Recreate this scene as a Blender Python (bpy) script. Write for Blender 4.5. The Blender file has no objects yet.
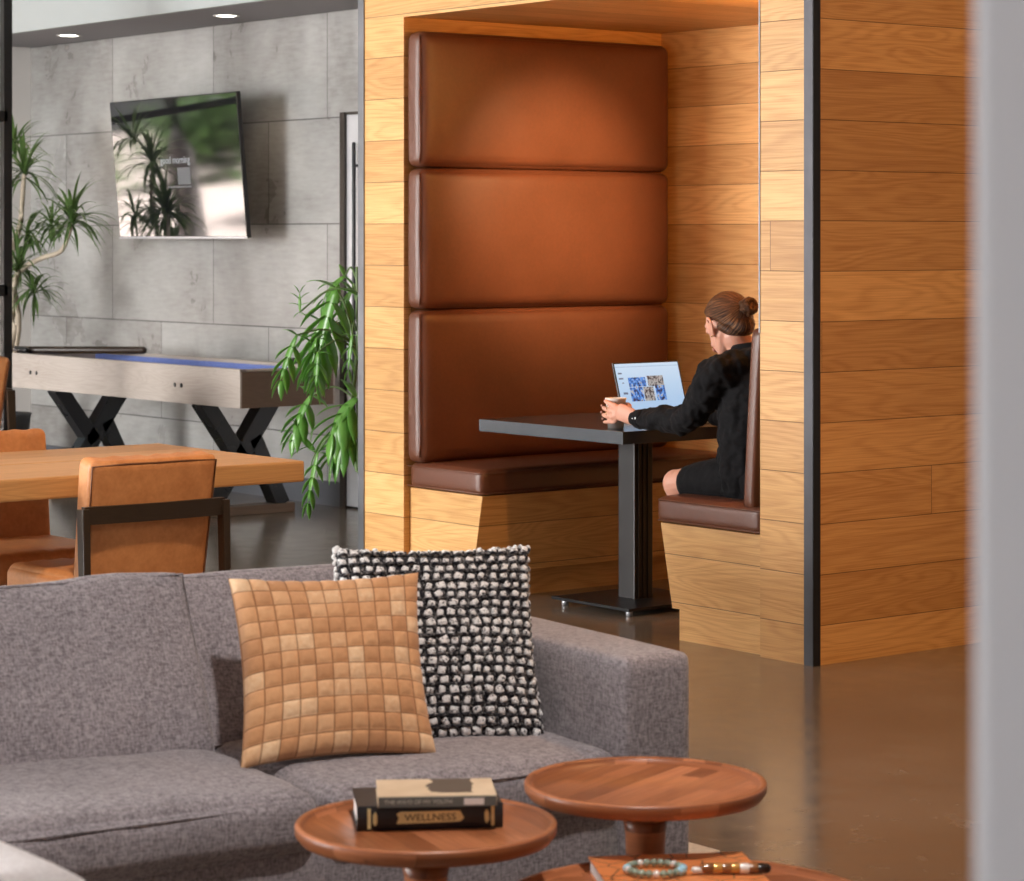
import bpy, bmesh, math, random
from mathutils import Vector, Matrix, Euler, noise
random.seed(7)
C = bpy.context.scene.collection
R = math.radians
PI = math.pi
CAM_H = 1.5
FPX = 2600.0
FW = Vector((-0.7835, 0.6213)); RT = Vector((0.6213, 0.7835))

def cam2w(lat, D, z):                      # lateral / depth (metres) -> world
    p = FW * D + RT * lat
    return Vector((p.x, p.y, z))
def at(u, v, D):                           # survey a sight line at a distance
    return cam2w((u - 512) / FPX * D, D, CAM_H - (v - 238) / FPX * D)
def at_z(u, v, z):
    return at(u, v, (CAM_H - z) * FPX / (v - 238))

# ------------------------------------------------------------------ objects
def tag(o, label, cat, group=None):
    o['label'] = label; o['category'] = cat
    if group: o['group'] = group
    return o
def thing(name, label, cat, loc=(0, 0, 0), rotz=0, group=None):
    o = bpy.data.objects.new(name, None); C.objects.link(o)
    o.empty_display_size = .1
    o.location = loc; o.rotation_euler = (0, 0, rotz)
    return tag(o, label, cat, group)
def chain(o):
    m = Matrix()
    while o is not None:
        m = Matrix.LocRotScale(o.location, o.rotation_euler, o.scale) @ m
        o = o.parent
    return m
def obj(name, bm, mat, parent=None, world=False, smooth=True, uv='box', mods=(), loc=None):
    """link a bmesh as ONE object. world=True: the coordinates are world ones"""
    if world and parent is not None:
        bm.transform(chain(parent).inverted())
    bmesh.ops.recalc_face_normals(bm, faces=bm.faces)
    if uv == 'box': uvbox(bm)
    me = bpy.data.meshes.new(name); bm.to_mesh(me); bm.free()
    for p in me.polygons: p.use_smooth = smooth
    me.materials.append(mat)
    o = bpy.data.objects.new(name, me); C.objects.link(o)
    if parent is not None: o.parent = parent
    if loc is not None: o.location = loc
    if smooth == 'auto':
        m = o.modifiers.new('ws', 'WEIGHTED_NORMAL'); m.keep_sharp = True
    for k, kw in mods:
        m = o.modifiers.new(k.lower(), k)
        for a, b in kw.items(): setattr(m, a, b)
    return o
def struct(name, bm, mat, **k):
    k.setdefault('smooth', False)
    o = obj(name, bm, mat, **k); o['kind'] = 'structure'; return o
def origin_to_base(o):
    me = o.data
    xs = [v.co.x for v in me.vertices]; ys = [v.co.y for v in me.vertices]; z0 = min(v.co.z for v in me.vertices)
    c = Vector(((min(xs)+max(xs))/2, (min(ys)+max(ys))/2, z0))
    me.transform(Matrix.Translation(-c)); o.location = o.location + c
    return o
def copy_tree(o, parent=None):
    c = o.copy(); C.objects.link(c)
    if parent is not None: c.parent = parent
    for ch in [x for x in bpy.data.objects if x.parent == o and x.name in C.objects]:
        copy_tree(ch, c)
    return c
def bake(o):
    """apply the modifiers of an object to its mesh"""
    bpy.context.view_layer.update()
    dg = bpy.context.evaluated_depsgraph_get()
    me = bpy.data.meshes.new_from_object(o.evaluated_get(dg))
    o.modifiers.clear(); old = o.data; o.data = me
    for p in me.polygons: p.use_smooth = True
    return o

def uvbox(bm):
    uvl = bm.loops.layers.uv.verify()
    for f in bm.faces:
        n = f.normal
        ax = max(range(3), key=lambda i: abs(n[i]))
        for l in f.loops:
            c = l.vert.co
            l[uvl].uv = (c.y, c.z) if ax == 0 else ((c.x, c.z) if ax == 1 else (c.y, c.x))

# ------------------------------------------------------------------ shapes
def BM(): return bmesh.new()
def box(bm, x0, x1, y0, y1, z0, z1, bev=0, M=None):
    t = bmesh.new()
    bmesh.ops.create_cube(t, size=1)
    for v in t.verts:
        v.co = Vector(((x0+x1)/2 + v.co.x*(x1-x0), (y0+y1)/2 + v.co.y*(y1-y0), (z0+z1)/2 + v.co.z*(z1-z0)))
    if bev > 0:
        bmesh.ops.bevel(t, geom=t.edges[:], offset=bev, segments=2, profile=.6, affect='EDGES')
    if M is not None: t.transform(M)
    join(bm, t); return bm
def join(bm, t):
    me = bpy.data.meshes.new('tmp'); t.to_mesh(me); t.free(); bm.from_mesh(me); bpy.data.meshes.remove(me)
def prism(bm, pts, axis, a, b, bev=0):
    """extrude a 2-D outline along an axis from a to b. axis 'y': pts are (x,z); 'x': (y,z); 'z': (x,y)"""
    t = bmesh.new()
    def mk(p, h):
        return {'y': (p[0], h, p[1]), 'x': (h, p[0], p[1]), 'z': (p[0], p[1], h)}[axis]
    A = [t.verts.new(mk(p, a)) for p in pts]; B = [t.verts.new(mk(p, b)) for p in pts]
    t.faces.new(A); t.faces.new(B[::-1])
    n = len(pts)
    for i in range(n): t.faces.new((A[i], B[i], B[(i+1) % n], A[(i+1) % n]))
    if bev > 0: bmesh.ops.bevel(t, geom=t.edges[:], offset=bev, segments=2, profile=.6, affect='EDGES')
    join(bm, t); return bm
def lathe(bm, prof, seg=48, cx=0, cy=0):
    rows = []
    for r, z in prof:
        if r < 1e-5: rows.append([bm.verts.new((cx, cy, z))])
        else: rows.append([bm.verts.new((cx + r*math.cos(2*PI*i/seg), cy + r*math.sin(2*PI*i/seg), z)) for i in range(seg)])
    for a, b in zip(rows, rows[1:]):
        for i in range(seg):
            j = (i+1) % seg
            if len(a) == 1 and len(b) == 1: continue
            if len(a) == 1: bm.faces.new((a[0], b[i], b[j]))
            elif len(b) == 1: bm.faces.new((a[i], b[0], a[j]))
            else: bm.faces.new((a[i], b[i], b[j], a[j]))
    return bm
def tube(bm, pts, rad, n=12, up=(0, 0, 1), sub=4, flat=None, caps=True):
    """swept tube with radii; Catmull-Rom interpolated; flat=(a,b) scales the section side/up"""
    P = [Vector(p) for p in pts]
    Rr = list(rad) if hasattr(rad, '__len__') else [rad]*len(P)
    if sub > 1 and len(P) > 2:
        Q = []; S = []
        for i in range(len(P)-1):
            p0 = P[max(i-1, 0)]; p1 = P[i]; p2 = P[i+1]; p3 = P[min(i+2, len(P)-1)]
            for k in range(sub):
                t = k/sub
                Q.append(.5*((2*p1) + (p2-p0)*t + (2*p0-5*p1+4*p2-p3)*t*t + (3*p1-p0-3*p2+p3)*t**3))
                S.append(Rr[i] + (Rr[i+1]-Rr[i])*t)
        Q.append(P[-1]); S.append(Rr[-1]); P, Rr = Q, S
    fl = flat or (1, 1); up = Vector(up)
    rings = []
    def ring(c, d, r):
        s = d.cross(up)
        if s.length < 1e-4: s = d.cross(Vector((1, 0, .01)))
        s.normalize(); w = s.cross(d).normalized()
        return [bm.verts.new(c + s*math.cos(2*PI*k/n)*r*fl[0] + w*math.sin(2*PI*k/n)*r*fl[1]) for k in range(n)]
    for i, p in enumerate(P):
        d = (P[min(i+1, len(P)-1)] - P[max(i-1, 0)]).normalized()
        if i == 0 and caps:
            for a in (75, 50, 25): rings.append(ring(p - d*Rr[i]*math.sin(R(a))*min(fl), d, Rr[i]*math.cos(R(a))))
        rings.append(ring(p, d, Rr[i]))
        if i == len(P)-1 and caps:
            for a in (25, 50, 75): rings.append(ring(p + d*Rr[i]*math.sin(R(a))*min(fl), d, Rr[i]*math.cos(R(a))))
    for a, b in zip(rings, rings[1:]):
        for k in range(n): bm.faces.new((a[k], a[(k+1) % n], b[(k+1) % n], b[k]))
    bm.faces.new(rings[0][::-1]); bm.faces.new(rings[-1])
    return bm
def ball(bm, c, r, M=None, seg=20):
    t = bmesh.new(); bmesh.ops.create_uvsphere(t, u_segments=seg, v_segments=seg//2+2, radius=1)
    r = r if hasattr(r, '__len__') else (r, r, r)
    for v in t.verts: v.co = Vector((v.co.x*r[0], v.co.y*r[1], v.co.z*r[2]))
    if M is not None: t.transform(M)
    for v in t.verts: v.co += Vector(c)
    join(bm, t); return bm
def soft_box(bm, size, r=.03, puff=(0, 0, 0), n=12, c=(0, 0, 0), M=None, fn=None):
    """rounded, puffed box. size = full sizes; puff = bulge of the +-x, +-y, +-z faces; fn(p, q) edits points, q in -1..1"""
    t = bmesh.new(); h = [s/2 for s in size]; cache = {}
    def V(a, b, cc):
        k = (round(a, 5), round(b, 5), round(cc, 5))
        if k in cache: return cache[k]
        p = Vector((a*h[0], b*h[1], cc*h[2]))
        q = Vector([max(-(h[i]-r), min(h[i]-r, p[i])) for i in range(3)])
        d = p - q
        if d.length > 1e-9: p = q + d.normalized()*r
        w = ((1-b*b)*(1-cc*cc), (1-a*a)*(1-cc*cc), (1-a*a)*(1-b*b))
        for i, s in enumerate((a, b, cc)): p[i] += s*puff[i]*max(0, w[i])**.6
        if fn: p = fn(p, (a, b, cc))
        cache[k] = t.verts.new(p); return cache[k]
    T = [math.sin(PI/2*(-1+2*i/n)) for i in range(n+1)]
    for ax in range(3):
        for s in (-1, 1):
            for i in range(n):
                for j in range(n):
                    q = []
                    for (x, y) in ((T[i], T[j]), (T[i+1], T[j]), (T[i+1], T[j+1]), (T[i], T[j+1])):
                        a = [0, 0, 0]; a[ax] = s; a[(ax+1) % 3] = x; a[(ax+2) % 3] = y
                        q.append(V(*a))
                    try: t.faces.new(q)
                    except ValueError: pass
    if M is not None: t.transform(M)
    for v in t.verts: v.co += Vector(c)
    join(bm, t); return bm
def bar(bm, p0, p1, w, d, up=(0, 0, 1), bev=.004, w1=None, d1=None):
    """straight bar with a rectangular section between two points"""
    p0 = Vector(p0); p1 = Vector(p1); dd = (p1-p0).normalized(); s = dd.cross(Vector(up))
    if s.length < 1e-3: s = dd.cross(Vector((0, 1, 0)))
    s.normalize(); u = s.cross(dd).normalized()
    t = bmesh.new(); w1 = w1 or w; d1 = d1 or d
    A = [t.verts.new(p0 + s*a*w/2 + u*b*d/2) for a, b in ((-1, -1), (1, -1), (1, 1), (-1, 1))]
    B = [t.verts.new(p1 + s*a*w1/2 + u*b*d1/2) for a, b in ((-1, -1), (1, -1), (1, 1), (-1, 1))]
    t.faces.new(A); t.faces.new(B[::-1])
    for i in range(4): t.faces.new((A[i], B[i], B[(i+1) % 4], A[(i+1) % 4]))
    bmesh.ops.recalc_face_normals(t, faces=t.faces)
    if bev: bmesh.ops.bevel(t, geom=t.edges[:], offset=bev, segments=2, profile=.6, affect='EDGES')
    join(bm, t); return bm
def text_bm(s, size, M, depth=.0006, squash=1):
    cu = bpy.data.curves.new('t', 'FONT'); cu.body = s; cu.size = size; cu.extrude = depth
    cu.align_x = 'CENTER'; cu.align_y = 'CENTER'
    o = bpy.data.objects.new('t', cu); C.objects.link(o); bpy.context.view_layer.update()
    me = bpy.data.meshes.new_from_object(o.evaluated_get(bpy.context.evaluated_depsgraph_get()))
    bpy.data.objects.remove(o); bpy.data.curves.remove(cu)
    bm = BM(); bm.from_mesh(me); bpy.data.meshes.remove(me)
    for v in bm.verts: v.co.x *= squash
    bm.transform(M); return bm

# ------------------------------------------------------------------ materials
class G:
    def __init__(s, name):
        s.m = bpy.data.materials.new(name); s.m.use_nodes = True
        s.t = s.m.node_tree; s.b = s.t.nodes['Principled BSDF']
    def n(s, typ, **k):
        nd = s.t.nodes.new('ShaderNode'+typ)
        for a, b in k.items(): setattr(nd, a, b)
        return nd
    def put(s, nd, key, val):
        i = nd.inputs[key]
        if hasattr(val, 'is_linked'): s.t.links.new(val, i)
        elif val is not None: i.default_value = val
    def mt(s, op, a, b=None, c=None):
        nd = s.n('Math', operation=op)
        for i, x in enumerate((a, b, c)): s.put(nd, i, x)
        return nd.outputs[0]
    def uv(s):
        o = s.n('UVMap').outputs[0]; x = s.n('SeparateXYZ'); s.put(x, 0, o); return x.outputs[0], x.outputs[1]
    def co(s, kind='Object'):
        return s.n('TexCoord').outputs[kind]
    def xyz(s, v):
        x = s.n('SeparateXYZ'); s.put(x, 0, v); return x.outputs
    def vec(s, a, b, c=0.0):
        nd = s.n('CombineXYZ'); s.put(nd, 0, a); s.put(nd, 1, b); s.put(nd, 2, c); return nd.outputs[0]
    def noise(s, v, scale=1, detail=2, rough=.5, dist=0):
        nd = s.n('TexNoise'); s.put(nd, 'Vector', v); s.put(nd, 'Scale', scale); s.put(nd, 'Detail', detail)
        s.put(nd, 'Roughness', rough); s.put(nd, 'Distortion', dist); return nd.outputs['Fac']
    def white(s, v):
        nd = s.n('TexWhiteNoise', noise_dimensions='2D'); s.put(nd, 'Vector', v); return nd.outputs['Value']
    def mix(s, f, a, b, mode='MIX'):
        nd = s.n('Mix', data_type='RGBA', blend_type=mode)
        s.put(nd, 0, f); s.put(nd, 6, a); s.put(nd, 7, b); return nd.outputs[2]
    def ramp(s, f, stops):
        nd = s.n('ValToRGB'); s.put(nd, 0, f); cr = nd.color_ramp
        while len(cr.elements) < len(stops): cr.elements.new(.5)
        for e, (p, c) in zip(cr.elements, stops):
            e.position = p; e.color = c if len(c) == 4 else (*c, 1)
        return nd.outputs[0]
    def mr(s, v, a, b, c, d):
        nd = s.n('MapRange'); s.put(nd, 0, v)
        for i, x in enumerate((a, b, c, d)): s.put(nd, i+1, x)
        return nd.outputs[0]
    def bump(s, h, strength=.3, dist=.01):
        nd = s.n('Bump'); s.put(nd, 'Height', h); s.put(nd, 'Strength', strength); s.put(nd, 'Distance', dist)
        s.put(s.b, 'Normal', nd.outputs[0])
    def set(s, color=None, rough=None, metal=None, spec=None, **k):
        if color is not None: s.put(s.b, 'Base Color', color if hasattr(color, 'is_linked') or len(color) == 4 else (*color, 1))
        s.put(s.b, 'Roughness', rough); s.put(s.b, 'Metallic', metal); s.put(s.b, 'Specular IOR Level', spec)
        for a, b in k.items(): s.put(s.b, a.replace('_', ' '), b)
        return s.m
def c4(*c): return (*c, 1)
def plain(name, col, rough=.5, metal=0, var=.12, scale=8, bump=0, bscale=60, **k):
    g = G(name); o = g.co()
    f = g.noise(o, scale, 3)
    col2 = tuple(max(0, x*(1-var*2)) for x in col); col1 = tuple(min(1, x*(1+var)) for x in col)
    g.set(g.mix(f, c4(*col2), c4(*col1)), g.mr(f, 0, 1, max(0, rough-.06), rough+.06), metal, **k)
    if bump: g.bump(g.noise(o, bscale, 3), bump, .005)
    return g.m
def wood(name, light, dark, H=None, L=2.2, v0=0, grain=1.0, rough=.42, tone=.22, seam=.0014, rings=26, gs=1.0, swap=False):
    """boards along u, H high (None = one solid piece), oak-like cathedral grain"""
    g = G(name); u, v = g.uv()
    if swap: u, v = v, u
    if H:
        rv = g.mt('DIVIDE', g.mt('SUBTRACT', v, v0), H); row = g.mt('FLOOR', rv); fv = g.mt('FRACT', rv)
        off = g.white(g.vec(row, 3.7)); ru = g.mt('ADD', g.mt('DIVIDE', u, L), g.mt('MULTIPLY', off, 7.0))
        col = g.mt('FLOOR', ru); fu = g.mt('FRACT', ru)
        idn = g.white(g.vec(row, col)); id2 = g.white(g.vec(col, g.mt('ADD', row, 31.0)))
        dv = g.mt('MULTIPLY', g.mt('MINIMUM', fv, g.mt('SUBTRACT', 1.0, fv)), H)
        du = g.mt('MULTIPLY', g.mt('MINIMUM', fu, g.mt('SUBTRACT', 1.0, fu)), L)
        d = g.mt('MINIMUM', dv, du); sm = g.mr(d, seam*.4, seam*1.3, 1.0, 0.0)
    else:
        idn = .4; id2 = .3; sm = None
    uu = g.mt('ADD', g.mt('MULTIPLY', u, 1.1*gs), g.mt('MULTIPLY', idn, 37.0))
    vv = g.mt('ADD', g.mt('MULTIPLY', v, 8.5*gs), g.mt('MULTIPLY', id2, 53.0))
    n = g.noise(g.vec(uu, vv), 1.0, 1.5, .45, .35)
    rg = g.mt('ADD', g.mt('MULTIPLY', g.mt('SINE', g.mt('MULTIPLY', n, float(rings)*3)), .5), .5)
    rg = g.mt('POWER', rg, 1.6)
    fib = g.noise(g.vec(g.mt('MULTIPLY', uu, 3.5), g.mt('MULTIPLY', vv, 26)), 1.0, 3, .6)
    big = g.noise(g.vec(g.mt('MULTIPLY', uu, .8), vv), .5, 2)
    f = g.mt('ADD', g.mt('MULTIPLY', rg, .20*grain), g.mt('MULTIPLY', g.mr(fib, .35, .7, 0, 1), .38*grain))
    f = g.mt('ADD', f, g.mt('MULTIPLY', g.mt('SUBTRACT', big, .5), .7))
    colr = g.mix(f, c4(*light), c4(*dark))
    if H:
        tn = g.mr(idn, 0, 1, 1-tone, 1+tone*.5)
        colr = g.mix(1.0, colr, g.vec(tn, g.mt('POWER', tn, 1.25), g.mt('POWER', tn, 1.6)), 'MULTIPLY')
        colr = g.mix(sm, colr, c4(*[x*.22 for x in dark]))
        g.bump(g.mt('SUBTRACT', g.mt('MULTIPLY', fib, .12), sm), .35, .002)
    else:
        g.bump(fib, .08, .002)
    return g.set(colr, g.mr(fib, 0, 1, rough-.06, rough+.1))

OAK_L, OAK_D = (.73, .43, .165), (.42, .185, .045)
M = {}
M['oak'] = wood('oak planks', OAK_L, OAK_D, .1777, 6.5, .139, tone=.22, grain=1.3)
M['oak_dark_rough'] = wood('table wood', (.60, .33, .135), (.33, .15, .055), .24, 9, .05, rough=.38, tone=.15, seam=.001, gs=1.2)
M['grey_wood'] = wood('washed grey wood', (.46, .41, .37), (.26, .20, .155), None, grain=.8, rough=.5, gs=1.5)
M['end_wood_shaded'] = wood('shaded brown end board', (.155, .095, .058), (.07, .04, .024), None, grain=.9, rough=.5, gs=1.8)  # brown wood, with the end face's shade also darkened into the colour
M['acacia'] = wood('acacia', (.47, .165, .065), (.17, .040, .016), .046, .5, .01, rough=.34, tone=.5, seam=.0004, gs=2.0, rings=12)
M['brown_beam'] = wood('brown foot wood', (.22, .15, .10), (.12, .075, .05), None, rough=.5)
M['dark_wood'] = wood('dark walnut', (.034, .021, .013), (.014, .008, .005), None, rough=.38, gs=2)

def leather(name, a, b, rough=.36, bs=420, mottle=5, bump=.18, spec=.5):
    g = G(name); o = g.co(); n = g.noise(o, mottle, 4, .6); n2 = g.noise(o, 70, 2)
    f = g.mt('ADD', g.mt('MULTIPLY', n, .75), g.mt('MULTIPLY', n2, .3))
    vo = g.n('TexVoronoi', feature='DISTANCE_TO_EDGE'); g.put(vo, 'Vector', o); g.put(vo, 'Scale', bs)
    g.bump(g.mt('ADD', g.mr(vo.outputs[0], 0, .15, 0, 1), g.mt('MULTIPLY', g.noise(o, 9, 3), 3)), bump, .0012)
    return g.set(g.mix(g.mr(f, .3, .75, 0, 1), c4(*a), c4(*b)), g.mr(n, .3, .7, rough-.05, rough+.08), spec=spec)
M['booth_leather'] = leather('brown booth leather', (.100, .036, .019), (.150, .053, .028), .32, mottle=3)
M['tan_leather'] = leather('tan leather', (.46, .175, .058), (.68, .31, .125), .42, 300, 14, .2)
M['tan_dark'] = leather('tan piping', (.14, .05, .02), (.2, .08, .03), .5)
M['steel'] = plain('blued steel', (.22, .23, .25), .38, .85, .2, 5)
M['black_steel'] = plain('blackened steel', (.014, .014, .016), .35, .3, .2, 6)
M['black_paint'] = plain('black painted leg', (.012, .013, .016), .28, 0, .2, 6, spec=.6)
M['bronze'] = plain('dark bronze jamb', (.035, .026, .02), .4, .2)
M['silver'] = plain('brushed door metal', (.62, .63, .66), .35, .5, .05)
M['white_paint'] = plain('pale plaster', (.62, .60, .58), .75, 0, .03, 2, .05)
M['soffit'] = plain('grey soffit', (.25, .24, .25), .8, 0, .05, 2)
M['fascia'] = plain('light grey fascia', (.36, .39, .39), .8, 0, .03, 2)
M['ceil'] = plain('ceiling paint', (.55, .54, .52), .8, 0, .03, 2)
M['near_wall'] = plain('grey plastered column', (.64, .65, .70), .7, 0, .05, 3)
M['base'] = plain('slate baseboard', (.10, .105, .12), .45, 0, .1, 4)
def tiles():
    g = G('concrete tiles'); u, v = g.uv(); H = .595; L = 1.205
    rv = g.mt('DIVIDE', g.mt('ADD', v, .205), H); row = g.mt('FLOOR', rv); fv = g.mt('FRACT', rv)
    sh = g.mt('MULTIPLY', g.mt('MODULO', g.mt('ADD', row, 20.0), 2.0), .5)
    ru = g.mt('ADD', g.mt('DIVIDE', g.mt('ADD', u, 12.10+L*20), L), sh); col = g.mt('FLOOR', ru); fu = g.mt('FRACT', ru)
    idn = g.white(g.vec(row, col))
    dv = g.mt('MULTIPLY', g.mt('MINIMUM', fv, g.mt('SUBTRACT', 1.0, fv)), H)
    du = g.mt('MULTIPLY', g.mt('MINIMUM', fu, g.mt('SUBTRACT', 1.0, fu)), L)
    sm = g.mr(g.mt('MINIMUM', du, dv), .0015, .0045, 1.0, 0.0)
    p = g.vec(u, v, g.mt('MULTIPLY', idn, 9.0))
    n = g.noise(p, 1.6, 5, .6, .4); n2 = g.noise(g.vec(g.mt('MULTIPLY', u, 3), g.mt('MULTIPLY', v, 14)), 3, 4)
    f = g.mt('ADD', g.mt('MULTIPLY', n, .8), g.mt('MULTIPLY', n2, .25))
    f = g.mt('ADD', f, g.mt('MULTIPLY', g.mt('SUBTRACT', idn, .5), .16))
    colr = g.ramp(f, [(.28, (.155, .140, .130)), (.5, (.30, .295, .285)), (.72, (.41, .41, .40))])
    colr = g.mix(sm, colr, c4(.07, .068, .066))
    g.bump(g.mt('SUBTRACT', g.mt('MULTIPLY', n2, .15), sm), .3, .002)
    return g.set(colr, g.mr(n, .3, .7, .22, .42))
M['tiles'] = tiles()
def floor_mat():
    g = G('polished concrete'); o = g.co()
    n = g.noise(o, .9, 6, .6, .5); n2 = g.noise(o, 9, 5, .65); n3 = g.noise(o, 60, 3)
    f = g.mt('ADD', g.mt('ADD', g.mt('MULTIPLY', n, .6), g.mt('MULTIPLY', n2, .35)), g.mt('MULTIPLY', n3, .1))
    colr = g.ramp(f, [(.3, (.105, .082, .062)), (.55, (.165, .134, .105)), (.8, (.235, .20, .165))])
    g.bump(g.noise(o, 2.2, 2), .06, .01)
    return g.set(colr, g.mr(n2, .2, .8, .11, .24), spec=.6)
M['floor'] = floor_mat()
def fabric(name, a, b, scale=520, bump=.5, rough=.95, sheen=.3, big=0.0):
    g = G(name); o = g.co()
    x = g.xyz(o)
    w1 = g.noise(g.vec(g.mt('MULTIPLY', x[0], scale), g.mt('MULTIPLY', x[1], scale), g.mt('MULTIPLY', x[2], scale*.35)), 1, 2, .6)
    w2 = g.noise(g.vec(g.mt('MULTIPLY', x[0], scale*.35), g.mt('MULTIPLY', x[1], scale*.35), g.mt('MULTIPLY', x[2], scale)), 1, 2, .6)
    f = g.mt('MULTIPLY', g.mt('ADD', w1, w2), .5)
    n = g.noise(o, 7, 3)
    f2 = g.mt('ADD', g.mr(f, .36, .64, 0, 1), g.mt('MULTIPLY', g.mt('SUBTRACT', n, .5), .5))
    g.bump(g.mt('ADD', f, g.mt('MULTIPLY', n, big)), bump, .003)
    return g.set(g.mix(f2, c4(*a), c4(*b)), rough, Sheen_Weight=sheen, spec=.2)
M['sofa'] = fabric('grey melange fabric', (.175, .155, .168), (.43, .39, .415), 190, .45, big=2)
M['pale_fabric'] = fabric('pale grey fabric', (.62, .58, .59), (.82, .79, .80), 300)
M['black_cloth'] = fabric('black cotton', (.0025, .0025, .003), (.007, .0065, .008), 300, .3, .85, .02)
M['rug'] = fabric('cream rug', (.42, .36, .29), (.60, .54, .46), 200)
M['felt'] = fabric('blue felt', (.10, .15, .42), (.19, .26, .60), 300)
M['seam'] = fabric('seam thread', (.03, .027, .03), (.05, .045, .05), 400)
def woven():
    g = G('woven suede strips'); u, v = g.uv(); N = 11.0
    cu = g.mt('FLOOR', g.mt('MULTIPLY', u, N)); cv = g.mt('FLOOR', g.mt('MULTIPLY', v, N))
    idn = g.white(g.vec(cu, cv)); o = g.co(); n = g.noise(o, 90, 3)
    f = g.mt('ADD', g.mt('MULTIPLY', idn, .8), g.mt('MULTIPLY', n, .3))
    fu = g.mt('FRACT', g.mt('MULTIPLY', u, N)); fv = g.mt('FRACT', g.mt('MULTIPLY', v, N))
    e = g.mt('MINIMUM', g.mt('MINIMUM', fu, g.mt('SUBTRACT', 1.0, fu)), g.mt('MINIMUM', fv, g.mt('SUBTRACT', 1.0, fv)))
    colr = g.ramp(f, [(.05, (.50, .24, .11)), (.5, (.66, .345, .165)), (.8, (.74, .43, .23)), (1, (.86, .60, .37))])
    colr = g.mix(g.mr(e, .0, .06, .85, 0.0), colr, c4(.2, .07, .025))
    g.bump(g.mt('ADD', n, g.mr(e, 0, .06, 0, 1.5)), .35, .003)
    return g.set(colr, .82, Sheen_Weight=.2, spec=.25)
M['woven'] = woven()
def yarn(name, a, b, th):
    g = G(name); o = g.co(); n = g.noise(o, 130, 3, .6)
    g.bump(g.noise(o, 260, 3), .8, .004)
    return g.set(g.mix(g.mr(n, th-.06, th+.06, 0, 1), c4(*a), c4(*b)), .95, Sheen_Weight=.2, spec=.15)
M['yarn_dark'] = yarn('navy black yarn', (.012, .012, .018), (.30, .29, .29), .57)
M['yarn_white'] = yarn('white yarn', (.04, .04, .05), (.88, .87, .87), .41)
M['skin'] = plain('skin', (.68, .34, .24), .5, 0, .07, 22, .05, 180, Subsurface_Weight=.12, Subsurface_Radius=(.02, .008, .004))
M['nail'] = plain('nail', (.75, .42, .34), .3)
M['gold'] = plain('gold', (.80, .55, .20), .25, 1, .05)
def hair_mat():
    g = G('brown hair'); u, v = g.uv()
    n = g.noise(g.vec(g.mt('MULTIPLY', u, 2.2), g.mt('MULTIPLY', v, 46)), 1, 4, .7, .3)
    f = g.mr(n, .40, .72, 0, 1)
    g.bump(n, 1.0, .006)
    return g.set(g.ramp(f, [(0, (.018, .008, .005)), (.5, (.15, .062, .026)), (1, (.58, .31, .14))]), .38, spec=.25)
M['hair'] = hair_mat()
M['ceramic'] = plain('white paper cup', (.82, .78, .74), .5, 0, .03)
M['alu'] = plain('laptop aluminium', (.45, .46, .48), .35, .9, .03)
M['blackplastic'] = plain('black plastic', (.012, .012, .013), .4, 0, .1)
M['paper'] = plain('page edges', (.78, .76, .74), .8, 0, .05, 120)
M['book_black'] = plain('black cloth cover', (.012, .012, .016), .45, 0, .2)
M['gold_foil'] = plain('gold foil', (.80, .72, .38), .4, .3, .1)
M['pucks'] = plain('ivory puck', (.75, .72, .68), .3)
M['slab'] = plain('black slab tabletop', (.046, .058, .070), .20, 0, .15, 6, .05, 40)
def leaf(name, a, b, rough=.35):
    g = G(name); o = g.co(); n = g.noise(o, 9, 3); n2 = g.noise(o, 60, 2)
    m = g.set(g.mix(g.mt('ADD', g.mt('MULTIPLY', n, .8), g.mt('MULTIPLY', n2, .2)), c4(*a), c4(*b)), rough, spec=.5, Transmission_Weight=0.0)
    tr = g.n('BsdfTranslucent'); g.put(tr, 0, c4(*[min(1, x*1.6) for x in b]))
    mx = g.n('MixShader'); g.put(mx, 0, .25)
    g.t.links.new(g.b.outputs[0], mx.inputs[1]); g.t.links.new(tr.outputs[0], mx.inputs[2])
    g.t.links.new(mx.outputs[0], g.t.nodes['Material Output'].inputs[0])
    return m
M['leaf'] = leaf('philodendron leaf', (.04, .17, .025), (.22, .46, .09), .28)
M['dleaf'] = leaf('dracaena leaf', (.035, .085, .02), (.12, .20, .06), .4)
M['stem'] = plain('green stem', (.10, .17, .05), .5)
M['cane'] = plain('pale cane', (.52, .44, .34), .7, 0, .2, 30, .3, 60)
M['bark'] = plain('grey bark', (.16, .14, .13), .9, 0, .3, 12)
M['pot'] = plain('dark pot', (.05, .05, .055), .5)
M['soil'] = plain('soil', (.03, .02, .015), .95)
def glass(name):
    g = G(name); 
    g.set((1, 1, 1), .0, spec=.5, Transmission_Weight=1.0, IOR=1.05); return g.m
M['glass'] = glass('window glass')
def emit(name, col, st):
    g = G(name); g.set((0, 0, 0), .5); g.put(g.b, 'Emission Color', c4(*col)); g.put(g.b, 'Emission Strength', st); return g.m
M['lamp_disc'] = emit('downlight diffuser', (1, .93, .82), 14)
g = G('tv panel'); g.set((.008, .008, .010), .045, spec=.5, IOR=2.9); M['tvglass'] = g.m

# ================================================================== THE ROOM
YF = 6.483          # plane of the booth's front face
YB = 8.27           # tiled wall
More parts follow.
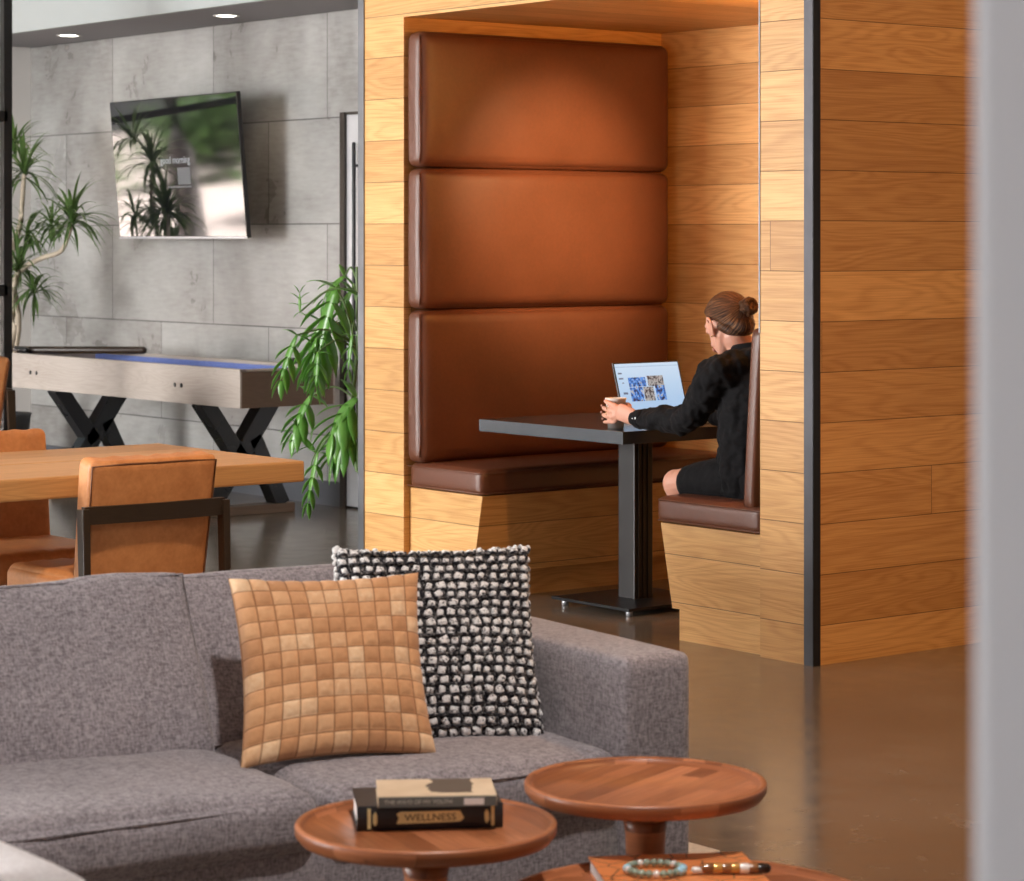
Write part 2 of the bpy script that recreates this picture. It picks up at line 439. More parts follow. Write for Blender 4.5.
# floor, ceiling
b = BM(); box(b, -15.9, 3, -4, 8.6, -.1, 0); struct('floor', b, M['floor'])
b = BM(); box(b, -15.9, 3, -4, 8.6, 3.6, 3.7); struct('ceiling', b, M['ceil'])
b = BM(); box(b, -15.75, -11.93, YB, YB+.15, 0, 3.6)
box(b, -11.93, -4.0, YB, YB+.15, 2.18, 3.6); box(b, -10.8, 3, YB, YB+.15, 0, 2.18); struct('wall_back', b, M['tiles'])
b = BM(); box(b, -15.75, -11.95, YB-.02, YB, 0, .135); struct('baseboard_back', b, M['base'])
# dropped soffit over the tiled wall
b = BM(); box(b, -15.6, -9.22, 7.60, YB, 2.77, 2.80); struct('trim_1', b, M['soffit'])
b = BM(); box(b, -15.6, -9.22, 7.56, 7.60, 2.765, 3.6); struct('trim_2', b, M['fascia'])
# left wall: solid by the corner, glazing towards the front
b = BM(); box(b, -15.75, -15.6, 7.45, YB, 0, 3.6); box(b, -15.75, -15.6, -4, 7.45, 2.9, 3.6); box(b, -15.75, -15.6, -4, 7.45, 0, .12)
struct('wall_left', b, M['white_paint'])
b = BM()
for y in (7.42, 5.9, 4.4, 2.9, 1.4, -.1, -1.6, -3.1): box(b, -15.71, -15.63, y-.03, y+.03, .12, 2.9)
for z in (.15, 2.15, 2.87): box(b, -15.70, -15.64, -4, 7.42, z-.025, z+.025)
w = struct('window_1', b, M['black_steel'])
b = BM(); box(b, -15.68, -15.66, -4, 7.42, .15, 2.87); obj('window_pane', b, M['glass'], w, smooth=False)
# steel and glass divider at the left edge of the view
b = BM(); P = at(6, 400, 13.9)
px_, py_ = P.x, P.y
box(b, px_-.025, px_+.025, py_-.025, py_+.025, 0, 3.6, .004)
for z in (.04, 1.22, 2.15): box(b, px_-.025, px_+.025, py_-1.5, py_, z-.03, z+.03, .003)
box(b, px_-.03, px_+.03, py_-1.53, py_-1.47, 0, 3.6, .004)
w = struct('window_2', b, M['black_steel'])
b = BM(); box(b, px_-.006, px_+.006, py_-1.5, py_, .04, 3.55); obj('window_pane', b, M['glass'], w, smooth=False)
# doorway beside the booth
b = BM(); box(b, -11.945, -11.90, 8.245, YB+.1, 0, 2.2, .003); box(b, -11.90, -10.78, 8.255, YB+.1, 2.185, 2.2, .003)
d = struct('door_1', b, M['bronze'])
b = BM(); box(b, -11.90, -10.8, 8.262, 8.30, .01, 2.185, .004); obj('door_panel', b, M['silver'], d, smooth=False)
b = BM(); tube(b, [(-11.79, 8.235, .5), (-11.79, 8.235, 2.02)], .011, sub=1)
for z in (.6, 1.9): tube(b, [(-11.79, 8.235, z), (-11.79, 8.265, z)], .008, sub=1)
obj('door_handle', b, M['black_steel'], d)
# ---- booth carcass, all planked in oak
XI0, XI1, XR = -8.913, -6.745, -6.476      # inner left, inner right, outer right face
XL = -9.20
CZ = 2.436
b = BM()
box(b, XL, XI0, YF, 8.15, 0, 3.6); struct('wall_booth_left', b, M['oak']); b = BM()
box(b, XI1, XR-.02, YF, 8.15, 0, 3.6); struct('wall_booth_right', b, M['oak']); b = BM()
box(b, XI0, XI1, YF, YF+.03, CZ, 3.6); struct('wall_booth_front', b, M['oak']); b = BM()
box(b, XI0, XI1, 7.94, 8.15, 0, 3.6); struct('wall_booth_back', b, M['oak']); b = BM()
box(b, XI0, XI1, YF+.03, 7.94, CZ, CZ+.03)              # soffit of the booth
w = struct('ceiling_booth', b, M['oak'])
b = BM(); box(b, XR-.02, XR, YF+.03, YB, 0, 3.6)
struct('wall_right', b, M['oak'])
b = BM(); box(b, XR-.042, XR+.002, YF-.006, YF, 0, 3.6)
struct('trim_3', b, plain('dark blued steel', (.07, .07, .078), .45, .7, .25, 5))
b = BM(); box(b, XR+.0005, XR+.004, YF-.006, YF+.030, 0, 3.6); struct('trim_4', b, M['black_steel'])
b = BM(); box(b, XL-.042, XL, YF-.006, YF+.04, 0, 3.6); struct('trim_5', b, M['steel'])
b = BM(); box(b, XI1-.005, XI1+.001, YF-.003, YF+.02, 1.16, CZ); struct('trim_6', b, M['steel'])
b = BM(); box(b, 3.0, 3.15, -4, 8.6, 0, 3.6); struct('wall_side', b, M['oak'])  # unseen side wall, added to cut ambient light; oak for warm bounce
# grey column close to the camera
b = BM(); box(b, -.806, -.35, .905, 1.5, 0, 3.6, .012); struct('wall_front', b, M['near_wall'])

# ================================================================== BOOTH FURNITURE
def bench(name, label, side):
    # side -1: left bench facing +x, +1: right bench facing -x
    t = thing(name, label, 'bench', ((-8.66 if side < 0 else -7.01), 7.2, 0))
    y0, y1 = 6.515, 7.925
    if side < 0: xw, xe, xb, xt, zt = XI0, -8.41, -8.475, -8.54, .442
    else: xw, xe, xb, xt, zt = XI1, -7.315, -7.25, -7.21, .43
    toe = .115
    b = BM(); prism(b, [(xw, toe), (xb, toe), (xe, zt), (xw, zt)], 'y', y0, y1, 0)
    box(b, min(xw, xt), max(xw, xt), y0+.0, y1, 0, toe)
    obj('bench_base', b, M['oak'], t, world=True, smooth=False)
    uvfix(t.children[0])
    cw = abs(xe-xw)-.002; cx = (xe+xw)/2 + (.013 if side < 0 else -.013); hh = .108 if side < 0 else .102
    b = BM(); soft_box(b, (cw, y1-y0+.015, hh), .028, (.006, .006, .008), 16, (cx, (y0+y1)/2-.008, zt+hh/2))
    s = obj('seat_cushion', b, M['booth_leather'], t, world=True)
    b = BM()
    x = xe + (.014 if side < 0 else -.014)
    for z in (zt+.012, zt+hh-.014):
        tube(b, [(xw*.98+x*.02, y0-.018, z), (x-.02*(1 if side < 0 else -1), y0-.018, z), (x, y0+.01, z), (x, y1-.02, z)], .0028, 6, sub=1)
    obj('piping', b, M['booth_leather'], s, world=True)
    return t
def uvfix(o): pass
def panel(bm, x0, x1, z0, z1, y0=6.49, y1=7.90, r=.038):
    soft_box(bm, (x1-x0, y1-y0, z1-z0), r, (.03 if x1-x0 < .2 else 0, .004, .003), 20, ((x0+x1)/2, (y0+y1)/2, (z0+z1)/2))
    for v in bm.verts: v.co.x = max(v.co.x, x0+.002)
bl = bench('booth_bench', 'brown leather bench with oak base along the left of the booth, nobody on it', -1)
b = BM(); panel(b, XI0, -8.80, .55, 1.195); q = obj('backrest', b, M['booth_leather'], bl, world=True)
def welt(x, y, z0, z1, parent):
    b = BM(); tube(b, [(x-.02, y+.004, z0+.03), (x-.012, y, z0+.06), (x-.012, y, z1-.06), (x-.02, y+.004, z1-.03)], .003, 6, sub=2)
    return obj('piping', b, M['booth_leather'], parent, world=True)
welt(-8.80, 6.492, .565, 1.195, q)
for i, (z0, z1, nm) in enumerate(((1.20, 1.795, 'brown leather wall cushion just above the bench backrest, lower of two'), (1.80, 2.372, 'brown leather wall cushion right under the booth ceiling, upper of two'))):
    t = thing('wall_cushion', nm, 'wall cushion', (-8.86, 7.2, z0))
    b = BM(); panel(b, XI0, -8.80, z0, z1); q = obj('pad', b, M['booth_leather'], t, world=True); welt(-8.80, 6.492, z0, z1, t)
br = bench('booth_bench', 'brown leather bench with oak base that the person sits on', 1)
b = BM(); soft_box(b, (.068, 1.42, .66), .025, (.01, .004, .003), 14, (0, 0, 0), Matrix.Rotation(R(4), 4, 'Y'))
bmesh.ops.translate(b, verts=b.verts, vec=(-6.812, 7.215, .845)); obj('backrest', b, M['booth_leather'], br, world=True)
# booth table
t = thing('booth_table', 'black-topped pedestal table between the two leather benches', 'table', (-8.06, 7.0, 0))
b = BM(); box(b, -8.525, -7.615, 6.585, 7.70, .70, .75, .002); obj('tabletop', b, M['slab'] if 'slab' in M else M['black_steel'], t, world=True, smooth=False)
b = BM(); box(b, -8.065, -7.965, 6.95, 7.05, .012, .70, .004); pc = obj('pedestal', b, plain('raw steel', (.045,.043,.043), .45, .5), t, world=True, smooth=False)
b = BM(); 
for yy in (6.975, 7.0, 7.025): box(b, -7.964, -7.96, yy-.006, yy+.006, .03, .69, .0)
obj('fin', b, M['bronze'], pc, world=True, smooth=False)
b = BM(); box(b, -8.24, -7.76, 6.74, 7.24, .022, .034, .002); pb = obj('base_plate', b, M['black_steel'], t, world=True, smooth=False)
for x in (-8.20, -7.80):
    for y in (6.78, 7.20):
        b = BM(); tube(b, [(x, y, .001), (x, y, .022)], .014, sub=1, caps=False); obj('foot', b, M['silver'], pb, world=True)

# laptop
t = thing('laptop', 'open laptop on the booth table, bluish screen with small pictures', 'laptop', (-7.86, 7.06, .75))
b = BM(); box(b, -7.985, -7.745, 6.905, 7.265, .752, .766, .004); obj('keyboard_base', b, M['alu'], t, world=True, smooth=False)
ML = Matrix.Translation((-7.985, 7.085, .768)) @ Matrix.Rotation(R(-17), 4, 'Y')
b = BM(); box(b, -.004, .003, -.18, .18, 0, .232, .002, ML); lid = obj('screen_lid', b, M['blackplastic'], t, world=True, smooth=False)
def pic(name, rects_fn):
    pass
g = G('laptop picture'); u, v = g.uv()   # u 0..1 left to right as seen, v up
base = (.48, .66, .86)
colr = g.mix(g.mr(v, .3, 1, 0, 1), c4(.40, .60, .84), c4(.60, .76, .92))
def rect(u0, u1, v0, v1):
    a = g.mt('MULTIPLY', g.mt('GREATER_THAN', u, u0), g.mt('LESS_THAN', u, u1))
    c_ = g.mt('MULTIPLY', g.mt('GREATER_THAN', v, v0), g.mt('LESS_THAN', v, v1)); return g.mt('MULTIPLY', a, c_)
nz = g.noise(g.vec(g.mt('MULTIPLY', u, 26), g.mt('MULTIPLY', v, 12)), 1, 3)
pc1 = g.ramp(nz, [(.38, (.01, .02, .05)), (.48, (.03, .17, .55)), (.56, (.10, .35, .85)), (.64, (.55, .55, .5)), (.7, (.05, .04, .04))])
pc2 = g.ramp(nz, [(.4, (.05, .05, .06)), (.47, (.25, .25, .26)), (.55, (.5, .5, .48)), (.66, (.03, .04, .08))])
for (r_, cc) in (((.17, .44, .55, .73), pc1), ((.17, .37, .27, .54), pc1), ((.38, .54, .27, .54), pc2), ((.47, .72, .55, .75), pc2), ((.57, .72, .27, .56), pc1)):
    colr = g.mix(rect(*r_), colr, cc)
for (r_) in ((.03, .09, .80, .83), (.03, .10, .70, .73), (.07, .10, .62, .64), (.06, .13, .41, .45), (.0, 1, .93, .945)):
    colr = g.mix(g.mt('MULTIPLY', rect(*r_), .8), colr, c4(.05, .06, .12) if r_[3] < .9 else c4(.35, .5, .7))
g.set((0, 0, 0), .25); g.put(g.b, 'Emission Color', colr); g.put(g.b, 'Emission Strength', .95)
b = BM(); uvl = b.loops.layers.uv.verify()
vs = [b.verts.new(ML @ Vector((.0042, y, z))) for y, z in ((-.173, .008), (.173, .008), (.173, .226), (-.173, .226))]
f = b.faces.new(vs)
for l, q in zip(f.loops, ((0, 0), (1, 0), (1, 1), (0, 1))): l[uvl].uv = q
obj('screen', b, g.m, lid, world=True, smooth=False, uv=None)

# cup
t = thing('paper_cup', 'white paper cup held in a hand on the booth table', 'cup', (-7.79, 6.70, .75))
b = BM(); lathe(b, [(0, .002), (.030, .002), (.031, 0), (.0405, .112), (.0425, .114), (.0425, .119), (.039, .119), (.0375, .112), (.029, .008), (0, .008)], 40)
obj('cup_body', b, M['ceramic'], t)
b = BM(); lathe(b, [(0, .095), (.0365, .095), (.0365, .0945), (0, .0945)], 32); obj('coffee', b, M['dark_wood'], t)

# ================================================================== PERSON
def remeshed(name, bm, mat, parent, voxel, smooth_it=6, fac=.5, disp=0, dscale=.05):
    me = bpy.data.meshes.new(name); bm.to_mesh(me); bm.free()
    o = bpy.data.objects.new(name, me); C.objects.link(o)
    m = o.modifiers.new('r', 'REMESH'); m.mode = 'VOXEL'; m.voxel_size = voxel
    m = o.modifiers.new('s', 'SMOOTH'); m.factor = fac; m.iterations = smooth_it
    bake(o)
    nb = bmesh.new(); nb.from_mesh(o.data); bpy.data.objects.remove(o)
    if disp:
        nb.normal_update()
        for v in nb.verts:
            k = noise.noise(v.co/dscale) + .5*noise.noise(v.co/dscale*2.3+Vector((5, 1, 2)))
            r_ = k*1.2
            v.co += v.normal*disp*r_
    return obj(name, nb, mat, parent, world=True)
HC = Vector((-7.20, 6.755, 1.168))                 # head centre
person = thing('person', 'person in black jacket and shorts with hair in a bun, seated in the booth', 'person', (-7.05, 6.80, .52))
MH = Matrix.Translation(HC) @ Matrix.Rotation(R(-6), 4, 'Z') @ Matrix.Rotation(R(-20), 4, 'Y')   # head frame, face towards -x
def H(x, y, z): return MH @ Vector((x, y, z))
MR = MH.to_3x3().to_4x4()
sh_l, sh_r = Vector((-7.10, 6.625, 1.005)), Vector((-7.06, 6.955, 1.0))
el_l, wr_l = Vector((-7.295, 6.625, .825)), Vector((-7.605, 6.655, .797))
el_r, wr_r = Vector((-7.33, 7.01, .81)), Vector((-7.60, 7.06, .79))
b = BM()
ball(b, H(0, 0, .018), (.094, .074, .094), MR, 28)          # skull
ball(b, H(.02, 0, .03), (.080, .073, .078), MR, 24)
tube(b, [H(-.035, 0, -.02), H(-.045, 0, -.06), H(-.052, 0, -.088)], [.058, .050, .030], 16)    # face and jaw
tube(b, [H(.0, .03, -.03), H(-.035, .018, -.075), H(-.062, 0, -.092)], [.04, .028, .018], 12)
tube(b, [H(.0, -.03, -.03), H(-.035, -.018, -.075), H(-.062, 0, -.092)], [.04, .028, .018], 12)
tube(b, [H(-.088, 0, .012), H(-.103, 0, -.018), H(-.113, 0, -.036)], [.008, .010, .012], 10)    # nose
tube(b, [H(-.100, -.02, -.058), H(-.108, 0, -.058), H(-.100, .02, -.058)], [.004, .007, .004], 8)
tube(b, [H(-.098, -.018, -.066), H(-.105, 0, -.067), H(-.098, .018, -.066)], [.004, .008, .004], 8)
for s in (-1, 1):
    ball(b, H(-.086, s*.03, .008), (.012, .014, .012), MR, 12)                                   # eyelids
    tube(b, [H(-.089, s*.014, .026), H(-.088, s*.034, .030), H(-.074, s*.05, .024)], [.007, .007, .005], 8)
    # ear: helix, lobe
    tube(b, [H(-.006, s*.074, -.034), H(.012, s*.086, -.016), H(.018, s*.094, .010), H(.004, s*.092, .030), H(-.012, s*.082, .020)], [.008, .0068, .0062, .0062, .0055], 8)
    ball(b, H(-.005, s*.074, -.03), (.008, .006, .009), MR, 10)
    ball(b, H(.0, s*.073, -.002), (.011, .006, .020), MR, 10)
tube(b, [H(.025, 0, -.05), (-7.145, 6.775, 1.085), (-7.10, 6.785, 1.03)], [.052, .052, .062], 18)      # neck
tube(b, [(-7.09, 6.79, 1.02), (-7.06, 6.795, .93), (-7.05, 6.80, .78), (-7.04, 6.80, .66), (-7.03, 6.80, .60)], [.09, .115, .105, .115, .11], 20, up=(0, 1, 0), flat=(.8, 1.25))
for s_, e_, w_ in ((sh_l, el_l, wr_l), (sh_r, el_r, wr_r)):
    tube(b, [Vector((-7.08, 6.79, 1.0)), s_, (s_+e_)/2, e_, e_*.5+w_*.5, w_], [.06, .05, .043, .036, .033, .025], 14, sub=3)
def leg_pts(y, kx, ky): return [(-7.02, y, .605), (-7.2, (y+ky)/2, .592), (kx, ky, .578)]
KL = Vector((-7.405, 6.675, .562)); KR = Vector((-7.41, 6.90, .565))
for hip, k, ankle, toe_ in (((-7.02, 6.72, .605), KL, Vector((-7.40, 6.90, .095)), Vector((-7.55, 6.92, .03))),
                      ((-7.02, 6.88, .605), KR, Vector((-7.42, 7.02, .095)), Vector((-7.58, 7.03, .03)))):
    tube(b, [hip, (Vector(hip)+k)/2 + Vector((0, 0, .012)), k], [.078, .062, .050], 16)
    tube(b, [k, k*.6+ankle*.4 + Vector((.02, 0, 0)), ankle], [.054, .052, .034], 14)
    tube(b, [ankle + Vector((.03, 0, -.045)), ankle*.5+toe_*.5 + Vector((0, 0, -.005)), toe_], [.034, .034, .024], 12, flat=(1.15, .8))
# left hand closed round the cup
CUP = Vector((-7.79, 6.70, 0))
def oncup(ang, z, rr=.048): return Vector((CUP.x + rr*math.cos(R(ang)), CUP.y + rr*math.sin(R(ang)), z))
palm0 = wr_l; palm1 = Vector((-7.705, 6.650, .820))
tube(b, [wr_l, wr_l*.5+palm1*.5, palm1], [.027, .036, .036], 14, up=(0, 1, 0), flat=(1.0, .5))
kn = [Vector((-7.735, 6.652, .840)), Vector((-7.742, 6.644, .820)), Vector((-7.740, 6.643, .799)), Vector((-7.735, 6.648, .781))]
zs = [(.848, .858), (.824, .830), (.800, .802), (.777, .774)]
ends = [262, 226, 224, 236]
for k, (kk, (z1, z2), en) in enumerate(zip(kn, zs, ends)):
    rr = .0485 if k < 3 else .046
    a0 = 300
    tube(b, [palm1*.6+kk*.4, kk, oncup(a0, z1, .056), oncup((a0+en)/2, (z1+z2)/2, .0505), oncup(en, z2, rr)], [.0125, .0118, .0102, .0094, .008] if k < 3 else [.0095, .009, .008, .0074, .0064], 10, sub=3)
tube(b, [wr_l*.6+palm1*.4 + Vector((0, .012, .006)), (-7.70, 6.69, .825), (-7.728, 6.718, .84), oncup(70, .845, .047)], [.014, .012, .0098, .0078], 10, sub=3)
# right hand resting on the keyboard
pr1 = Vector((-7.69, 7.068, .789))
tube(b, [wr_r, wr_r*.5+pr1*.5, pr1], [.025, .031, .03], 14, up=(0, 0, 1), flat=(1.1, .5))
for k in range(4):
    y = 7.098-.021*k; L_ = (.058, .068, .072, .062)[k]
    tube(b, [(-7.675, y, .789), (-7.70, y, .797), (-7.70-L_*.5, y, .800), (-7.70-L_, y, .782)], [.010, .0098, .0086, .0072], 10, sub=3)
tube(b, [(-7.65, 7.045, .787), (-7.68, 7.022, .785), (-7.715, 7.012, .781)], [.012, .010, .008], 10)
body = remeshed('body', b, M['skin'], person, .0042, 4)
# nails and ring
b = BM()
for en, z, rr in zip(ends[1:], (.838, .812, .787), (.0565, .0565, .053)):
    ball(b, oncup(en+2, z, rr), (.005, .0035, .0045), Matrix.Rotation(R(en-90), 4, 'Z'), 8)
obj('nails', b, M['nail'], person, world=True)
b = BM()
for a_, zz in ((283, .8115), (286, .833)):
    c_ = oncup(a_, zz, .053); t2 = bmesh.new()
    tube(t2, [c_ + Vector((0, .0098*math.cos(2*PI*i/14), .0098*math.sin(2*PI*i/14))) for i in range(15)], .0013, 6, sub=1, caps=False); join(b, t2)
obj('ring', b, M['gold'], person, world=True)
b = BM(); ball(b, H(-.006, -.083, -.038), .0032); obj('earring', b, M['gold'], person, world=True)
# jacket
b = BM()
tube(b, [(-7.10, 6.785, 1.045), (-7.085, 6.79, 1.0), (-7.065, 6.80, .92), (-7.06, 6.80, .80), (-7.055, 6.80, .68), (-7.04, 6.80, .585), (-7.03, 6.80, .555)], [.075, .130, .158, .165, .170, .172, .165], 28, up=(0, 1, 0), flat=(.86, 1.15))
for s_, e_ in ((Vector((-7.075, 6.75, 1.055)), sh_l + Vector((0,.01,.012))), (Vector((-7.07, 6.83, 1.055)), sh_r + Vector((0,-.01,.012)))): tube(b, [s_, (s_+e_)/2, e_], [.045, .052, .06], 14)
ball(b, (-7.045, 6.80, 1.045), (.085, .12, .068))
for s_, e_, w_ in ((sh_l, el_l, wr_l), (sh_r, el_r, wr_r)):
    wc = w_ + (e_-w_)*.03
    tube(b, [Vector((-7.07, 6.79, .98)), s_, (s_*.5+e_*.5)+Vector((0, 0, -.012)), e_+Vector((.0, 0, -.008)), e_*.5+w_*.5 + Vector((0, 0, -.003)), wc], [.08, .072, .066, .056, .048, .036], 20, sub=4)
jk = remeshed('jacket', b, M['black_cloth'], person, .006, 6, .5, .010, .05)
b = BM()          # collar and cuffs
cc = Vector((-7.108, 6.782, 1.076))
pts = [cc + Vector((.062*math.cos(a), .070*math.sin(a), .012*math.cos(a)+.006)) for a in [R(i*15) for i in range(25)]]
tube(b, pts, .016, 10, sub=1, flat=(.6, 1.25), caps=False)
pts = [cc + Vector((.078*math.cos(a)+.004, .086*math.sin(a), .014*math.cos(a)-.012)) for a in [R(i*15) for i in range(25)]]
tube(b, pts, .016, 10, sub=1, flat=(.55, 1.25), caps=False)
obj('collar', b, M['black_cloth'], jk, world=True)
b = BM()
d_ = (wr_l-el_l).normalized(); tube(b, [wr_l - d_*.05, wr_l - d_*.0], [.0385, .037], 24, sub=1, caps=False)
obj('cuff', b, M['black_cloth'], jk, world=True)
b = BM()
for s_ in (.012, .03): ball(b, wr_l - d_*s_ + Vector((0, -.0375, .004)), (.005, .0025, .005))
obj('button', b, M['silver'], jk, world=True)
b = BM()          # shorts
for y, k in ((6.725, KL), (6.875, KR)):
    e = Vector((-7.02, y, .60)).lerp(k, .78)
    tube(b, [(-6.98, y, .600), Vector((-7.0, y, .60)).lerp(k, .4)+Vector((0, 0, .0)), e], [.108, .094, .071], 20)
tube(b, [(-6.99, 6.72, .61), (-6.99, 6.88, .61)], .096, 16, sub=1)
remeshed('shorts', b, M['black_cloth'], person, .008, 6, .5, .003, .04)
# hair
def hairbm(b, uvf=None):
    return b
b = BM(); t2 = bmesh.new(); bmesh.ops.create_uvsphere(t2, u_segments=64, v_segments=40, radius=1)
for v in t2.verts:      # shell cut along the hairline
    p = v.co.copy()
    x, y, z = p
    r_ = Vector((.109, .087, .108))
    front = -x
    n_ = noise.noise(Vector((math.atan2(y, z+.3)*9, x*2.0, 0)))
    # hairline: keep where above a line that climbs over the ear and down the nape
    lim = .10 + .62*max(0, front-.12)*1.5 - 1.0*max(0, -front-.05)**1.0
    if z < lim: k = .80
    else: k = 1.0 + .02*n_
    if z < lim and z > lim-.12: k = .80 + .2*(1-(lim-z)/.12)
    low = max(0, -z)*max(0, x)
    v.co = Vector((p.x*r_.x*k + .008, p.y*r_.y*k*(1-.12*low), p.z*r_.z*k + .022))
t2.transform(MH)
uvl = t2.loops.layers.uv.verify()
MHi = MH.inverted(); bunc = Vector((.098, 0, .045))
for f in t2.faces:
    for l in f.loops:
        p = MHi @ l.vert.co; d_ = p - bunc
        l[uvl].uv = (d_.length*8, math.atan2(d_.y, d_.z-.0)/(2*PI)*3.0)
hair = obj('hair', t2, M['hair'], person, world=True, uv=None); b.free()
b = BM()
tube(b, [H(.06, -.035, .0), H(.083, -.022, -.022), H(.086, 0, -.034), H(.083, .022, -.022), H(.06, .035, .0)], [.03, .032, .03, .032, .03], 12)
tube(b, [H(.034, -.058, -.012), H(.058, -.043, -.032), H(.075, 0, -.040), H(.058, .043, -.032), H(.034, .058, -.012)], [.02, .024, .026, .024, .02], 12)
uvl = b.loops.layers.uv.verify()
for f in b.faces:
    for l in f.loops:
        p = MHi @ l.vert.co; d_ = p - bunc; l[uvl].uv = (d_.length*8, math.atan2(d_.y, d_.z)/(2*PI)*3.0)
obj('nape_hair', b, M['hair'], hair, world=True, uv=None)
b = BM(); BC = H(.122, .014, .034)
for k in range(9):      # coiled strands of the bun
    ax = Matrix.Rotation(R(k*40), 4, 'X') @ Matrix.Rotation(R(25+13*(k % 3)), 4, 'Y')
    rad_ = .021 + .004*(k % 3)
    pts = [BC + (MR @ ax @ Vector((.006*math.sin(3*a), rad_*math.cos(a), rad_*math.sin(a)))) for a in [2*PI*i/18 for i in range(19)]]
    tube(b, pts, .0105, 8, sub=1, caps=False)
ball(b, BC, (.026, .030, .028), MR)
tube(b, [H(.070, .004, .03), H(.11, .012, .034)], [.03, .022], 12, sub=1)
uvl = b.loops.layers.uv.verify()
for i, f in enumerate(b.faces):
    for l in f.loops:
        p = MHi @ l.vert.co - MHi @ BC; l[uvl].uv = (math.atan2(p.y, p.z)*.8, p.x*22 + p.length*20)
obj('hair_bun', b, M['hair'], hair, world=True, uv=None)

# ================================================================== SOFA
SK = 1.0545
def sz(z0): return 1.5-(1.5-z0)*SK
O = cam2w(.403, 5.80, 0)
sofa = thing('sofa', 'long grey fabric sofa with two seat cushions in view', 'sofa', O, R(-6.6))
ARM_T = .577
b = BM(); soft_box(b, (.94, .185, ARM_T-.10), .022, (.004, .004, .003), 12, (-.47, -.0925, (ARM_T+.10)/2)); obj('armrest', b, M['sofa'], sofa)
SEAM = -.93; SL = -2.75
b = BM(); soft_box(b, (.90, 2.60, .155), .015, (0, 0, 0), 8, (-.465, -.185-1.30, .10+.0775)); obj('sofa_frame', b, M['sofa'], sofa)
b = BM(); soft_box(b, (.14, 2.60, .50), .02, (0, 0, 0), 8, (-.865, -.185-1.30, .36)); obj('back_frame', b, M['sofa'], sofa)
def lumpy(amp, sc, seed):
    def f(p, q):
        return p + Vector((0, 0, 1))*amp*noise.noise(p*sc + Vector((seed, 0, 0)))*(1 if q[2] > 0 else .2) + Vector((1, 0, 0))*amp*.8*noise.noise(p*sc*1.3 + Vector((seed, 5, 0)))
    return f
for i, (y0, y1, zt) in enumerate(((-.187, SEAM, .002), (SEAM, SEAM-.93, .014))):
    w_ = y0-y1
    b = BM(); soft_box(b, (.66, w_-.004, .128), .042, (.012, .004, .012+zt), 22, (-.325+.006, (y0+y1)/2, .250+.060), fn=lumpy(.006, 9, i*7))
    s = obj('seat_cushion', b, M['sofa'], sofa)
    b = BM(); z_ = .352
    tube(b, [(.000, y0-.05, z_), (.012, y0-.2, z_), (.018, (y0+y1)/2, z_+.002), (.012, y1+.2, z_), (.0, y1+.05, z_)], .0028, 6)
    obj('seam_welt', b, M['seam'] if False else M['sofa'], s)
for i, (y0, y1, dx) in enumerate(((-.19, SEAM-.03, -.010), (SEAM-.01, SEAM-1.02, .05))):
    w_ = y0-y1; hh = .412 + .018*i
    Mx = Matrix.Rotation(R(-24), 4, 'Y')
    def bf(p, q, i=i):
        p = p.copy()
        p.x += .012*noise.noise(p*7 + Vector((i*9, 0, 0))); p.z += .008*noise.noise(p*5+Vector((0, i*5, 0)))*(q[2] > 0)
        return p
    b = BM(); soft_box(b, (.17, w_, hh), .03, (.028, .004, .006), 22, (0, 0, 0), None, bf)
    b.transform(Matrix.Translation((-.675+dx, (y0+y1)/2, .330+hh/2*.915)) @ Mx)
    s = obj('back_cushion', b, M['sofa'], sofa)
    b = BM()
    pts = [(.082, -w_/2+.012, -hh/2+.012), (.082, w_/2-.012, -hh/2+.012), (.082, w_/2-.012, hh/2-.012), (.082, -w_/2+.012, hh/2-.012), (.082, -w_/2+.012, -hh/2+.012)]
    T_ = Matrix.Translation((-.675+dx, (y0+y1)/2, .330+hh/2*.915)) @ Mx
    tube(b, [T_ @ Vector(p) for p in pts], .003, 6, sub=1); obj('seam_welt', b, M['sofa'], s)
for x in (-.08, -.84):
    for y in (-.09, -2.6):
        b = BM(); box(b, x-.03, x+.03, y-.05, y+.05, 0.0, .10, .004); obj('foot', b, M['black_steel'], sofa, smooth=False)

# pillows ----------------------------------------------------------
def sofa_pt(u, v, z0, bb=None): pass
def S(s, bb, z0):                        # metres along / behind the sofa corner, unscaled survey -> sofa local
    return Vector((-bb*SK, -s*SK, sz(z0)))
def pillow_frame(BLs, BRs, TLs, TRs):
    bl_, br_, tl_, tr_ = [S(*q) for q in (BLs, BRs, TLs, TRs)]
    return bl_, br_, tl_, tr_
Ms = chain(sofa)
def pillow_map(corners, T, pinch=.07, sag=.0):
    bl_, br_, tl_, tr_ = [Ms @ c for c in corners]
    nrm = (br_-bl_).cross(tl_-bl_).normalized()
    def f(u, v, side, extra=0):          # u,v in -1..1
        uu = u*(1-pinch*(1-v*v)); vv = v*(1-pinch*(1-u*u))
        a = (uu+1)/2; c = (vv+1)/2
        p = bl_*(1-a)*(1-c) + br_*a*(1-c) + tl_*(1-a)*c + tr_*a*c
        th = T*(max(0, 1-u*u)*max(0, 1-v*v))**.42
        return p + nrm*side*(th+extra)
    return f, nrm
